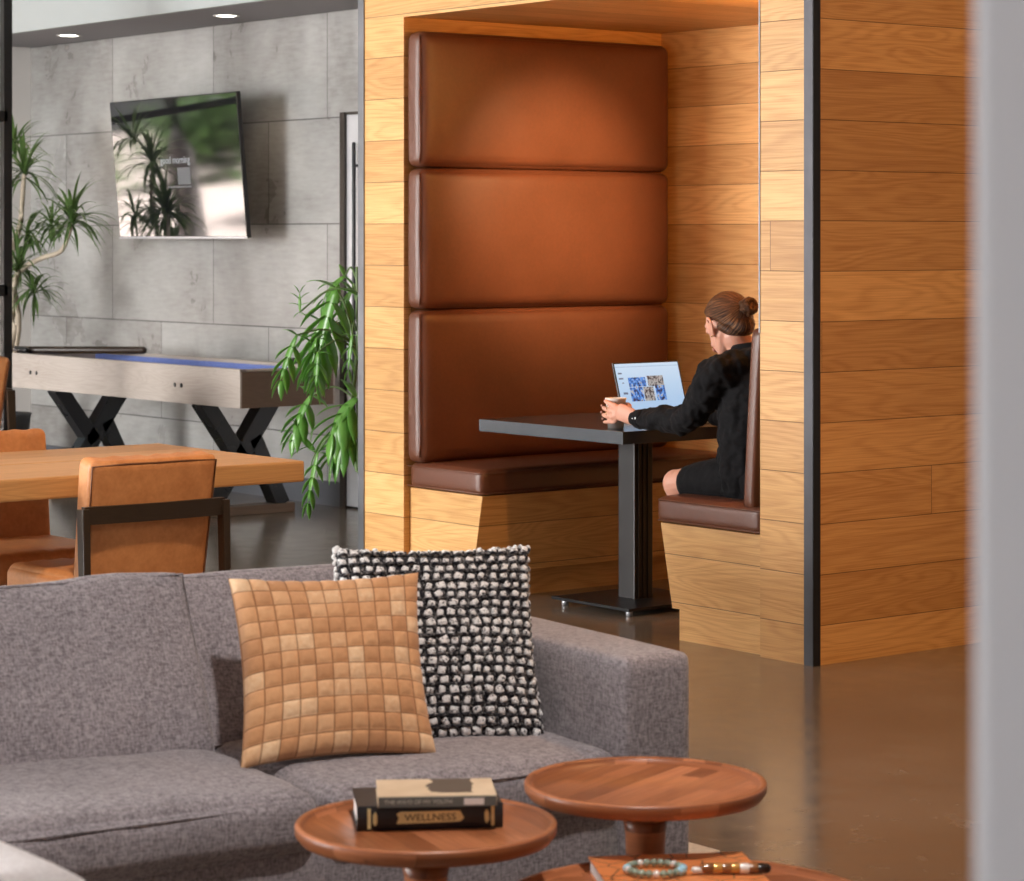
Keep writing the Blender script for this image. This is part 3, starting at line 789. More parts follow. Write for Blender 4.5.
# woven pillow
c_ = pillow_frame((.951, .22, .44), (.5325, .16, .435), (.868, .45, .79), (.462, .36, .785))
f_, nr = pillow_map(c_, .060, .085)
t = tag(bpy.data.objects.new('throw_pillow', None), 'tan pillow woven from suede strips, leaning on the grey sofa', 'pillow'); C.objects.link(t)
t.location = (f_(0, -1, 1)+f_(0, -1, -1))/2
N = 11; sub_ = 9; n_ = N*sub_
def wgrid(side, weave):
    b = BM(); uvl = b.loops.layers.uv.verify(); grid = {}
    for i in range(n_+1):
        for j in range(n_+1):
            u = -1+2*i/n_; v = -1+2*j/n_
            fu, fv = (i/sub_) % 1, (j/sub_) % 1
            ci, cj = min(N-1, i//sub_), min(N-1, j//sub_)
            e = 0
            if weave and 0 < i < n_ and 0 < j < n_:
                prof = (1-abs(2*fu-1)**4)*(1-abs(2*fv-1)**4)
                e = .0045*prof + (.0022*math.sin(PI*(fu if (ci+cj) % 2 else fv)))*prof
                e += .004*noise.noise(Vector((u*3, v*3, 2)))
            grid[i, j] = b.verts.new(f_(u, v, side, e))
    for i in range(n_):
        for j in range(n_):
            F = b.faces.new([grid[i, j], grid[i+1, j], grid[i+1, j+1], grid[i, j+1]])
            for l, (p, q) in zip(F.loops, ((i, j), (i+1, j), (i+1, j+1), (i, j+1))): l[uvl].uv = (p/n_*.9998+.0001, q/n_*.9998+.0001)
    return b
obj('woven_front', wgrid(1, True), M['woven'], t, world=True, uv=None)
n_save = n_
obj('back_panel', wgrid(-1, False), M['woven'], t, world=True, uv=None)
# knitted pillow
c_ = pillow_frame((.66, .36, .42), (.236, .22, .425), (.578, .53, .822), (.150, .42, .812))
f_, nr = pillow_map(c_, .074, .055)
t = tag(bpy.data.objects.new('throw_pillow', None), 'black and white chunky knit pillow behind the tan woven one', 'pillow'); C.objects.link(t)
t.location = (f_(0, -1, 1)+f_(0, -1, -1))/2
n_ = 60
def kgrid(side):
    b = BM(); grid = {}
    for i in range(n_+1):
        for j in range(n_+1):
            u = -1+2*i/n_; v = -1+2*j/n_
            e = .004*noise.noise(Vector((u*16, v*16, 3+side))) if 0 < i < n_ and 0 < j < n_ else 0
            p = f_(u, v, side, e)
            if i in (0, n_) or j in (0, n_): p = p + (p-f_(0, 0, side)).normalized()*.002*math.sin((i+j)*1.9)
            grid[i, j] = b.verts.new(p)
    for i in range(n_):
        for j in range(n_): b.faces.new([grid[i, j], grid[i+1, j], grid[i+1, j+1], grid[i, j+1]])
    return b
kf = obj('knit_front', kgrid(1), M['yarn_dark'], t, world=True); obj('knit_back', kgrid(-1), M['yarn_dark'], t, world=True)
rnd = random.Random(3)
b = BM(); bd = BM(); NR, NC = 20, 17
for j in range(NR):
    for i in range(NC):
        u = -1 + 2*(i+.5+.22*(j % 2)-.1)/NC; v = -1+2*(j+.5)/NR
        if abs(u) > .985: continue
        u += rnd.uniform(-.012, .012); v += rnd.uniform(-.008, .008)
        c0 = f_(u, v, 1, .004); cu = (f_(u+.02, v, 1, .004)-c0).normalized(); cv = (f_(u, v+.02, 1, .004)-c0).normalized()
        w_ = .0108*rnd.uniform(.7, 1.15); h_ = .0098*rnd.uniform(.75, 1.2)
        nn = cu.cross(cv).normalized(); a = rnd.uniform(-.6, .6)
        MM = Matrix((cu*math.cos(a)+cv*math.sin(a), cv*math.cos(a)-cu*math.sin(a), nn)).transposed().to_4x4()
        soft_box(b, (w_*1.75, h_*1.75, .012), .004, (0, 0, .001), 4, c0, MM)
        # dark loops pinching each white stitch
        p0 = c0 - cu*.011 - cv*.009; p1 = c0 + nn*.006 - cv*.011; p2 = c0 + cu*.011 - cv*.008
        tube(bd, [p0, p1, p2], [.0034, .0042, .0034], 6, sub=2)
        p3 = c0 + cu*.0125 - cv*.006; p4 = c0 + cu*.0135 + cv*.001 + nn*.004; p5 = c0 + cu*.011 + cv*.009
        tube(bd, [p3, p4, p5], [.003, .0036, .003], 6, sub=1)
obj('white_stitches', b, M['yarn_white'], t, world=True); obj('dark_stitches', bd, M['yarn_dark'], t, world=True)
b = BM()      # fuzzy looped edge
for k in range(220):
    s_ = k/220*4; e_ = int(s_); q = -1+2*(s_-e_)
    uv_ = [(q, -1), (1, q), (-q, 1), (-1, -q)][e_]
    ball(b, f_(uv_[0], uv_[1], 1) + Vector((rnd.uniform(-.004, .004), rnd.uniform(-.004, .004), rnd.uniform(-.004, .004))), rnd.uniform(.005, .0085), None, 6)
obj('looped_edge', b, M['yarn_white'], t, world=True)

# ================================================================== COFFEE TABLES AND WHAT IS ON THEM
def coffee(label, lat, D, z, rad, rot):
    p = cam2w(lat, D, 0)
    t = thing('coffee_table', label, 'table', p, rot, 'round wooden tray tables')
    b = BM(); k = rad/.24
    lathe(b, [(0, z-.013), (rad-.020, z-.013), (rad-.014, z-.004), (rad-.010, z), (rad-.003, z), (rad, z-.005), (rad-.001, z-.018), (rad-.010, z-.030), (rad-.045, z-.038), (.075, z-.062), (.045, z-.075), (0, z-.075)], 96)
    obj('tray_top', b, M['acacia'], t)
    b = BM(); lathe(b, [(0, z-.070), (.046, z-.072), (.040, z-.10), (.037, z-.2), (.038, .06), (.05, .035), (0, .035)], 40); obj('pedestal', b, M['acacia'], t)
    b = BM(); q = .13*k
    lathe(b, [(0, .036), (.05, .034), (q*.85, .022), (q, .016), (q, .003), (q-.005, 0), (0, 0)], 64); obj('foot', b, M['acacia'], t)
    return t
tA = coffee('round wooden tray table with empty top, before the sofa arm', .2637, 5.141, .428, .240, R(20))
tB = coffee('round wooden tray table holding two stacked books', -.158, 4.774, .429, .241, R(75))
tC = coffee('largest and lowest wooden tray table, holding the orange book', .322, 4.70, .30, .350, R(-30))
ZB = .429-.013
def book(name, label, c, w, d, h, rot, cover, z0, pg=M['paper'], group=None):
    t = thing(name, label, 'book', (c.x, c.y, z0), rot)
    b = BM(); box(b, -w/2, w/2, -d/2, d/2, 0, .0028, .0008); box(b, -w/2, w/2, -d/2, d/2, h-.0028, h, .0008)
    prism(b, [(-d/2, 0), (-d/2-.003, h*.25), (-d/2-.004, h*.5), (-d/2-.003, h*.75), (-d/2, h), (-d/2+.003, h), (-d/2+.003, 0)], 'x', -w/2, w/2)
    obj('cover', b, cover, t, smooth=False)
    b = BM(); box(b, -w/2+.004, w/2-.004, -d/2+.003, d/2-.004, .0028, h-.0028); obj('page_block', b, pg, t, smooth=False)
    return t
# spine direction: towards the camera, slightly rising to the right
pL = at_z(357, 832, ZB); pR = at_z(503, 828, ZB)
dv_ = (pR-pL); W_ = dv_.length; rot = math.atan2(dv_.y, dv_.x)
perp = Vector((-dv_.y, dv_.x, 0)).normalized()
h1 = .0445
cen = (pL+pR)/2 + perp*.085
bk = book('book', 'thick black book with gold title, lower of the two stacked books', cen, W_, .165, h1, rot, M['book_black'], ZB+.001)
yS = -.165/2-.0045
Mt = lambda x, z, y=yS: Matrix.Translation((x, y, z)) @ Matrix.Rotation(R(90), 4, 'X')
b = BM(); prism(b, [(-.062, .012), (-.058, .012), (.055, .014), (.062, .020), (.055, .034), (-.055, .034), (-.062, .03), (-.058, .023)], 'y', yS-.0005, yS+.003)
lb = obj('spine_label', b, M['gold_foil'], bk, smooth=False)
obj('lettering', text_bm('WELLNESS', .0175, Mt(0, .0225, yS-.0008), .0004, 1.15), M['book_black'], bk, smooth=False)
for x in (-.112, .115):
    b = BM(); box(b, x-.003, x+.003, yS-.0003, yS+.003, .004, h1-.004); obj('spine_band', b, M['gold_foil'], bk, smooth=False)
for x in (-.101, .104):
    b = BM(); box(b, x-.004, x+.004, yS-.0003, yS+.003, .014, .030); box(b, x-.002, x+.002, yS-.0005, yS+.003, .010, .034); obj('spine_ornament', b, M['gold_foil'], bk, smooth=False)
g = G('worn beige cover'); o = g.co(); x = g.xyz(o)
n1 = g.noise(o, 16, 3); stain = g.mt('MULTIPLY', g.mt('LESS_THAN', g.mt('ADD', g.mt('ABSOLUTE', g.mt('SUBTRACT', x[0], .03)), g.mt('MULTIPLY', n1, .06)), .072), g.mt('GREATER_THAN', g.mt('ADD', x[1], g.mt('MULTIPLY', n1, .08)), .0))
g.set(g.mix(stain, g.mix(n1, c4(.50, .33, .20), c4(.75, .58, .40)), c4(.10, .07, .05)), .6); covM = g.m
pL2 = at_z(378, 809, ZB+h1); pR2 = at_z(497, 807, ZB+h1); dv2 = pR2-pL2; perp2 = Vector((-dv2.y, dv2.x, 0)).normalized()
c2 = (pL2+pR2)/2 + perp2*.078
bk2 = book('book', 'thin beige worn book on top of the thick black book', c2, dv2.length, .15, .020, math.atan2(dv2.y, dv2.x), covM, ZB+h1+.0015)
y2 = -.075-.0045
b = BM(); box(b, -dv2.length/2+.001, dv2.length/2-.001, y2-.0004, y2+.004, .001, .019); obj('spine_strip', b, plain('grey spine', (.13, .14, .13), .6), bk2, smooth=False)
obj('lettering', text_bm('THE WAYS OF MY YOUTH', .0105, Matrix.Translation((-.035, y2-.0008, .0103)) @ Matrix.Rotation(R(90), 4, 'X'), .0004, 1.0), plain('pale ink', (.55, .56, .5), .6), bk2, smooth=False)
b = BM(); box(b, .048, .085, y2-.0007, y2+.002, .004, .016); obj('spine_label', b, M['paper'], bk2, smooth=False)
# orange book on the low table
ZC = .30-.013
pL3 = at_z(588, 857, ZC+.03); pR3 = at_z(742, 852, ZC+.03); d3 = (pR3-pL3); perp3 = Vector((-d3.y, d3.x, 0)).normalized()
g = G('orange patterned cover'); o = g.co(); vo = g.n('TexVoronoi', feature='DISTANCE_TO_EDGE'); g.put(vo, 'Vector', o); g.put(vo, 'Scale', 17); g.put(vo, 'Randomness', .85)
n1 = g.noise(o, 30, 3)
ln = g.mr(g.mt('ADD', vo.outputs[0], g.mt('MULTIPLY', g.mt('SUBTRACT', n1, .5), .02)), .012, .03, 1, 0)
g.set(g.mix(ln, g.mix(n1, c4(.75, .20, .05), c4(.90, .34, .12)), c4(.03, .02, .02)), .35); covO = g.m
W3 = d3.length; c3 = (pL3+pR3)/2 - perp3*.145
bk3 = book('book', 'orange art book with black crackle lines under the beads', c3, W3, .29, .030, math.atan2(d3.y, d3.x), covO, ZC+.001)
# beaded bracelet strings
zt = ZC+.033
def bead(bm, p, r, sq=1.0): ball(bm, p, (r, r, r*sq), None, 12)
t = thing('bracelet', 'string of pale glass and blue beads on the orange book, to the left', 'bracelet', at_z(665, 868, zt))
g = G('glass beads'); n1 = g.white(g.xyz(g.co())[0]); 
M['bead_green'] = plain('sea glass bead', (.35, .45, .36), .12, 0, .3, 60, spec=.8); M['bead_blue'] = plain('pale blue bead', (.42, .75, .95), .1, 0, .1, spec=.8)
M['bead_white'] = plain('white bead', (.9, .86, .82), .15, spec=.8); M['bead_brown'] = plain('amber brown bead', (.28, .11, .03), .15, 0, .5, 30, spec=.8); M['bead_black'] = plain('dark bead', (.03, .015, .01), .15)
E0 = at_z(655, 868, zt+.008); r1 = Vector((RT.x, RT.y, 0)); r2 = Vector((FW.x, FW.y, 0))
for k in range(24):
    a = 2*PI*k/24; p = E0 + r1*.052*math.cos(a) + r2*.045*math.sin(a); p.z = zt+.0075
    m_ = M['bead_blue'] if k in (22, 23, 0, 12) else (M['bead_white'] if k % 5 == 3 else M['bead_green'])
    b = BM(); bead(b, p, .0072 if m_ is not M['bead_blue'] else .0085); obj('bead', b, m_, t, world=True)
t = thing('bracelet', 'line of amber and white beads on the orange book, to the right', 'bracelet', at_z(725, 868, zt))
xs_ = 700; seq = 'wwwabababbawWadd'
p = at_z(697, 868, zt+.01); stp = r1*.0152 
for k, ch in enumerate('wwababWad'):
    r_ = .0062 if k < 2 else .0095
    m_ = {'w': M['bead_white'], 'W': M['bead_white'], 'a': M['bead_brown'], 'b': plain('gold bead', (.62, .33, .08), .15, .3), 'd': M['bead_black']}[ch]
    q = p.copy(); q.z = zt + r_; b = BM(); tube(b, [q - r1*r_*.75, q + r1*r_*.75], r_, 14, sub=1); obj('bead', b, m_, t, world=True)
    p = p + r1*(r_*1.75)
# armchair corner, bottom left
t = thing('armchair', 'pale grey upholstered armchair, one rounded corner at the bottom left', 'armchair', (-3.78, 1.46, 0))
cx, cy = -3.76, 1.515
b = BM(); soft_box(b, (.80, .80, .28), .05, (0, 0, 0), 10, (cx, cy, .24)); obj('seat_base', b, M['pale_fabric'], t, world=True)
b = BM(); soft_box(b, (.82, .18, .52), .075, (.005, .01, .01), 12, (cx, cy+.32, .305)); obj('armrest', b, M['pale_fabric'], t, world=True)
b = BM(); soft_box(b, (.82, .18, .52), .075, (.005, .01, .01), 12, (cx, cy-.32, .322)); obj('armrest', b, M['pale_fabric'], t, world=True)
b = BM(); soft_box(b, (.20, .48, .44), .07, (.01, .01, .01), 12, (cx+.30, cy, .42)); obj('backrest', b, M['pale_fabric'], t, world=True)
for x in (-.34, .34):
    for y in (-.34, .34): b = BM(); tube(b, [(cx+x, cy+y, 0.001), (cx+x, cy+y, .12)], [.014, .02], 12, sub=1, caps=False); obj('leg', b, M['dark_wood'], t, world=True)
# rug
b = BM(); y1 = at_z(683, 845, 0).y
box(b, -5.0, at_z(716, 852, .01).x, 1.2, y1, 0.001, .012, .003)
r_ = obj('area_rug', b, M['rug'], None, smooth=False); origin_to_base(r_); tag(r_, 'cream area rug under the sofa, edge seen past the sofa arm', 'rug')

# ================================================================== DINING TABLE AND CHAIRS
t = thing('dining_table', 'thick wooden plank dining table by the tan leather chairs', 'table', (-7.68, 3.4, 0))
b = BM(); box(b, -8.14, -7.675, 1.9, 4.83, .69, .76, .008); box(b, -7.667, -7.2, 1.9, 4.83, .69, .76, .008); obj('tabletop', b, M['oak_dark_rough'], t, world=True, smooth=False)
b = BM(); box(b, -7.70, -7.64, 3.35, 3.62, .755, .7625, .001); obj('cable_grommet', b, M['blackplastic'], t, world=True, smooth=False)
for y in (2.1, 3.0):
    b = BM()
    for x in (-8.05, -7.29): box(b, x-.04, x+.04, y-.04, y+.04, 0.0, .69, .004)
    box(b, -8.05, -7.29, y-.04, y+.04, .62, .69, .004); obj('leg', b, M['black_steel'], t, world=True, smooth=False)

def dining_chair(label, loc, rz, group):
    # faces local -x, back towards +x
    t = thing('dining_chair', label, 'chair', loc, rz, group)
    W_ = .455
    def ch(p, q):
        p = p.copy()
        if q[0] < -.2: p.x += .006*abs(math.sin(PI*(q[1]+1)/2*6))**.5*-1 + .004
        return p
    Mx = Matrix.Rotation(R(9), 4, 'Y')
    def bk_(p, q):
        p = p.copy(); k = (q[2]+1)/2
        p.y *= .94 + .06*k
        p.x += .018*(q[1]**2)*-1        # slight wrap
        if q[0] < 0: p.x -= .007*abs(math.sin(PI*(q[1]+1)/2*6))**.6
        if q[2] > .7: p.z -= .006*(1-abs(math.sin(PI*(q[1]+1)/2*6)))*(1 if q[0] < .6 else 0)
        return p
    b = BM(); soft_box(b, (.085, W_, .46), .02, (.006, 0, .004), 24, (0, 0, 0), None, bk_)
    b.transform(Matrix.Translation((.235, 0, .592)) @ Mx); bo = obj('backrest', b, M['tan_leather'], t)
    b = BM(); T_ = Matrix.Translation((.235, 0, .592)) @ Mx
    pts = [bk_(Vector((.0415, y*(W_/2-.006), z*.222)), (1, y, z)) for y, z in ((-1,-1),(-1,-.5),(-1,0),(-1,.5),(-1,.97),(-.5,1),(0,1),(.5,1),(1,.97),(1,.5),(1,0),(1,-.5),(1,-1))]
    tube(b, [T_ @ Vector(p) for p in pts], .0032, 6, sub=1); obj('piping', b, M['tan_dark'], bo)
    def st(p, q):
        p = p.copy()
        if q[2] > 0: p.z += .006*abs(math.sin(PI*(q[1]+1)/2*6))**.6
        return p
    b = BM(); soft_box(b, (.50, W_, .10), .03, (.004, .004, .008), 20, (-.02, 0, .40), None, st); obj('seat', b, M['tan_leather'], t)
    fr = M['dark_wood']
    b = BM()
    ys_ = [-.25+.5*k_/16 for k_ in range(17)]
    prism(b, [(.292-.25*y*y, y) for y in ys_] + [(.314-.25*y*y, y) for y in ys_[::-1]], 'z', .626, .680, 0)
    obj('back_rail', b, fr, t, smooth=False)
    for s in (-1, 1):
        b = BM(); bar(b, (.288, s*.25, .674), (.315, s*.25, 0.0), .026, .042, (1, 0, 0), w1=.022, d1=.028); obj('leg', b, fr, t, smooth=False)
        b = BM(); bar(b, (-.235, s*.25, .37), (-.25, s*.25, 0.0), .026, .040, (1, 0, 0), w1=.022, d1=.026); obj('leg', b, fr, t, smooth=False)
    b = BM()
    for s in (-1, 1): bar(b, (-.24, s*.245, .345), (.30, s*.245, .345), .02, .045)
    bar(b, (-.24, -.25, .345), (-.24, .25, .345), .02, .045); bar(b, (.29, -.25, .345), (.29, .25, .345), .02, .045); obj('seat_frame', b, fr, t, smooth=False)
    return t
CG = 'tan leather dining chairs'
ch0 = dining_chair('tan leather dining chair with dark wood frame, its back to the grey sofa', (-7.30, 4.145, 0), 0, CG)
c = copy_tree(ch0); c.location = (-8.02, 4.20, -.0); c.rotation_euler = (0, 0, PI); c['label'] = 'tan leather dining chair on the far side of the plank table'
p = Vector((-11.90, 5.80, 0))
c = copy_tree(ch0); c.location = (p.x, p.y, 0); c.rotation_euler = (0, 0, R(80)); c.scale = (1, 1, 1.11); c['label'] = 'leather chair by the black steel divider, only its edge in view'

# ================================================================== SHUFFLEBOARD TABLE
t = thing('shuffleboard_table', 'long grey wood shuffleboard table on black crossed legs', 'game table', (-12.75, 7.61, 0))
X0, X1, Y0, Y1, Z0, Z1 = -14.05, -11.5, 7.31, 7.91, .61, .80
b = BM(); box(b, X0, X1-.0005, Y0, Y0+.035, Z0, Z1, .002); box(b, X0, X1-.0005, Y1-.035, Y1, Z0, Z1, .002)
box(b, X0, X0+.035, Y0+.035, Y1-.035, Z0, Z1, .002); box(b, X0+.01, X1-.01, Y0+.02, Y1-.02, Z0+.012, Z0+.04)
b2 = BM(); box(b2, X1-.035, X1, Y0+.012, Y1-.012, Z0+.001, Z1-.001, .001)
cab = obj('cabinet', b, M['grey_wood'], t, world=True, smooth=False)
obj('end_panel', b2, M['end_wood_shaded'], t, world=True, smooth=False)['label'] = 'darker shaded brown end board'
b = BM()
for (a_, b_, c_, d_) in ((X0-.004, X1+.004, Y0-.004, Y0+.039), (X0-.004, X1+.004, Y1-.039, Y1+.004)): box(b, a_, b_, c_, d_, Z1, Z1+.014, .003)
box(b, X1-.039, X1+.004, Y0, Y1, Z1, Z1+.0135, .003); box(b, X0-.004, X0+.039, Y0, Y1, Z1, Z1+.0135, .003)
obj('top_rail', b, M['grey_wood'], t, world=True, smooth=False)
b = BM(); box(b, X0+.036, X1-.036, Y1-.042, Y1-.0355, Z0+.05, Z1-.004); box(b, X0+.036, X1-.036, Y0+.0355, Y0+.042, Z0+.05, Z1-.004)
box(b, X0+.04, X1-.04, Y0+.04, Y1-.04, Z1-.075, Z1-.07); obj('felt_lining', b, M['felt'], t, world=True, smooth=False)
b = BM(); box(b, X0+.2, X1-.12, Y0+.12, Y1-.12, Z1-.069, Z1-.035, .003); obj('playfield', b, wood('maple playfield', (.62, .45, .27), (.5, .33, .18), .05, 3, 0, rough=.12), t, world=True, smooth=False)
b = BM(); tube(b, [(X0+.02, Y0+.05, Z1+.03), (X0+.62, Y1-.05, Z1+.035)], .022, 12, sub=1); co = obj('end_cover', b, M['dark_wood'], t, world=True)
b = BM(); tube(b, [(X0-.02, Y0+.05, Z1+.035), (X0+.10, Y0+.05, Z1+.032)], .018, 10, sub=1); obj('scoring_handle', b, M['blackplastic'], t, world=True)
for u in (30.5, 36.5, 175, 181.5):
    r_ = (u-512)/FPX; D = Y0/(FW.y+RT.y*r_); x = D*(FW.x+RT.x*r_)
    b = BM(); tube(b, [(x, Y0+.002, .706), (x, Y0-.004, .706)], .012, 12, sub=1, caps=False); obj('bolt', b, M['black_steel'], cab, world=True)
def trestle(x0):
    b = BM(); box(b, x0-.055, x0+.055, 7.30, 7.93, 0.0, .05, .004); fb = obj('foot_beam', b, M['brown_beam'], t, world=True, smooth=False)
    def beam(ya, za, yb, zb, w):
        b = BM(); bar(b, (x0, ya, za), (x0, yb, zb), .10, w, (0, 1, 0), .003); return obj('diagonal_beam', b, M['black_paint'], fb, world=True, smooth=False)
    beam(7.80, .625, 7.40, .045, .10); beam(7.365, .625, 7.60, .30, .085); beam(7.675, .42, 7.86, .045, .085)
trestle(-11.97); trestle(-13.58)
for i, (u, v, lb) in enumerate(((65, 354, 'puck at the far left end of the shuffleboard table'), (217, 367, 'white puck near the right end of the shuffleboard table'), (204, 367, 'blue puck near the right end of the shuffleboard table'))):
    r_ = (u-512)/FPX; yy = Y0+.16; D = yy/(FW.y+RT.y*r_); x = D*(FW.x+RT.x*r_)
    t2 = thing('shuffleboard_puck', lb, 'puck', (x, yy, Z1-.035))
    b = BM(); lathe(b, [(0, 0), (.027, 0), (.029, .004), (.029, .018), (.026, .022), (.02, .020), (0, .020)], 24); obj('weight', b, M['silver'], t2)
    b = BM(); lathe(b, [(0, .02), (.018, .02), (.018, .032), (.014, .035), (0, .035)], 24); obj('cap', b, M['pucks'] if i != 2 else M['felt'], t2)
b = BM(); soft_box(b, (.11, .035, .03), .006, (0, 0, 0), 6, (-11.85, Y1-.02, Z1+.031)); q = obj('chalk_box', b, M['blackplastic']); origin_to_base(q); tag(q, 'small black box on the far rail of the shuffleboard table', 'box')

# ================================================================== TELEVISION
t = thing('television', 'wall-mounted flat television tilted down on the tiled wall', 'television', (-13.3, YB, 1.9))
tc = Vector((-13.245, 7.985, 1.915))
MT = Matrix.Translation(tc) @ Matrix.Rotation(R(-2.0), 4, 'Z') @ Matrix.Rotation(R(5), 4, 'X')
b = BM(); box(b, -.765, .765, -.012, .014, -.418, .418, .004, MT); box(b, -.5, .5, .014, .07, -.3, .25, .004, MT); obj('casing', b, M['blackplastic'], t, world=True, smooth=False)
b = BM(); box(b, -.758, .758, -.0135, -.012, -.405, .411, 0, MT)
sc = obj('screen', b, M['tvglass'], t, world=True, smooth=False)
b = BM(); box(b, -.765, .765, -.015, -.011, -.419, -.407, .001, MT); obj('bottom_bezel', b, M['silver'], t, world=True, smooth=False)
b = BM(); b.free()
b = BM(); box(b, -13.5, -13.1, YB-.03, YB-.002, 1.72, 2.08, .003); box(b, -13.34, -13.26, 8.05, YB-.02, 1.87, 1.95, .003); obj('wall_bracket', b, M['black_steel'], t, world=True, smooth=False)
# faint window on the screen with a line of text
Es = emit('screen text', (.8, .82, .85), .55); Ed = emit('screen card', (.42, .43, .45), .35)
def on_tv(x, z): return MT @ Matrix.Translation((x, -.0142, z)) @ Matrix.Rotation(R(90), 4, 'X')
b = text_bm('good morning', .062, on_tv(.0, .045), .0003); obj('screen_text', b, Es, sc, world=True, smooth=False)
b = BM(); box(b, .02, .17, -.0148, -.0138, -.10, .0, 0, MT); box(b, -.1, .17, -.0148, -.0138, -.118, -.108, 0, MT); obj('screen_card', b, Ed, sc, world=True, smooth=False)

# downlights in the soffit
for i, x in enumerate((-14.46, -12.62)):
    t = thing('downlight', ('left' if i == 0 else 'right') + ' one of two round downlights in the grey soffit', 'ceiling light', (x, 7.93, 2.77), group='soffit downlights')
    b = BM(); lathe(b, [(.058, -.001), (.075, -.001), (.075, -.006), (.058, -.006), (.058, -.001)], 32); obj('trim_ring', b, M['white_paint'], t)
    b = BM(); lathe(b, [(0, -.0015), (.058, -.0015), (.058, -.004), (0, -.004)], 32); obj('diffuser', b, M['lamp_disc'], t)
# booth ceiling lamp
t = thing('downlight', 'small round downlight in the oak ceiling of the booth', 'ceiling light', (-7.08, 7.02, CZ))
b = BM(); lathe(b, [(.04, 0), (.055, 0), (.055, -.006), (.04, -.006), (.04, 0)], 32); obj('trim_ring', b, M['black_steel'], t)
b = BM(); lathe(b, [(0, -.0005), (.04, -.0005), (.04, -.003), (0, -.003)], 32); obj('diffuser', b, emit('warm diffuser', (1, .62, .3), 8), t)

# ================================================================== PLANTS
def blade(bm, p0, d, L, w, droop, n=9, fold=.3, twist=0):
    d = d.normalized(); side = d.cross(Vector((0, 0, 1)))
    if side.length < .05: side = Vector((1, 0, 0))
    side.normalize(); p = Vector(p0); rows = []; step = L/n; dirv = d.copy()
    side = Matrix.Rotation(twist, 3, d) @ side
    for i in range(n+1):
        k = i/n; ww = w*(math.sin(PI*min(1, k*.92+.10))**.7)*(1-k**6) if k < 1 else 0.0004
        up = side.cross(dirv).normalized()
        rows.append([bm.verts.new(p - side*ww + up*ww*fold), bm.verts.new(p), bm.verts.new(p + side*ww + up*ww*fold)])
        p = p + dirv*step; dirv = (dirv + Vector((0, 0, -1))*droop*step/L*(.4+k*1.6)).normalized()
    for a, b_ in zip(rows, rows[1:]):
        for j in range(2): bm.faces.new((a[j], a[j+1], b_[j+1], b_[j]))
solid = (('SOLIDIFY', dict(thickness=.0012)),)
rnd = random.Random(11)
t = thing('dracaena_plant', 'dracaena with pale bent canes and strap leaves left of the television', 'plant', (-14.72, 7.62, 0))
b = BM(); lathe(b, [(0, 0), (.15, 0), (.19, .38), (.20, .40), (.185, .40), (.175, .36), (0, .36)], 40, -14.78, 7.62); obj('pot', b, M['pot'], t, world=True)
b = BM(); lathe(b, [(0, .365), (.176, .362), (0, .36)], 24, -14.78, 7.62); obj('soil', b, M['soil'], t, world=True)
heads = [((72, 222), 15.75, .32, 78, 1.7), ((24, 175), 15.95, .34, 46, 1.5), ((18, 270), 15.9, .30, 46, 1.6), ((34, 292), 15.85, .26, 40, 2.1), ((26, 235), 16.0, .26, 36, 1.9), ((52, 226), 16.05, .24, 30, 2.0), ((14, 150), 16.1, .30, 30, 1.3)]
trunks = [[(-14.76, 7.62, .36), at(18, 330, 16.0), at(14, 285, 15.95), at(24, 268, 15.9), at(42, 258, 15.85), at(62, 250, 15.8), at(72, 224, 15.75)],
          [(-14.80, 7.64, .36), at(8, 320, 16.1), at(10, 262, 16.05), at(20, 225, 16.0), at(22, 205, 16.0), at(24, 176, 15.95)],
          [(-14.80, 7.58, .36), at(12, 340, 15.9), at(12, 300, 15.9), at(18, 272, 15.9)]]
for tr in trunks:
    b = BM(); tube(b, [Vector(q) for q in tr], [.024, .021, .019, .017, .015, .014, .012][:len(tr)], 10); obj('cane', b, M['cane'], t, world=True)
for (uv_, D, L, n, dr) in heads:
    b = BM(); c0 = at(uv_[0], uv_[1], D)
    for k in range(n):
        az = rnd.uniform(0, 2*PI); elv = rnd.uniform(-.5, 1.35)
        d = Vector((math.cos(az)*math.cos(elv), math.sin(az)*math.cos(elv), math.sin(elv)))
        blade(b, c0 + Vector((0, 0, rnd.uniform(-.03, .04))), d, L*rnd.uniform(.7, 1.1), .0105*rnd.uniform(.8, 1.2), dr*rnd.uniform(.7, 1.2), 8, .3)
    obj('leaf_rosette', b, M['dleaf'], t, world=True)

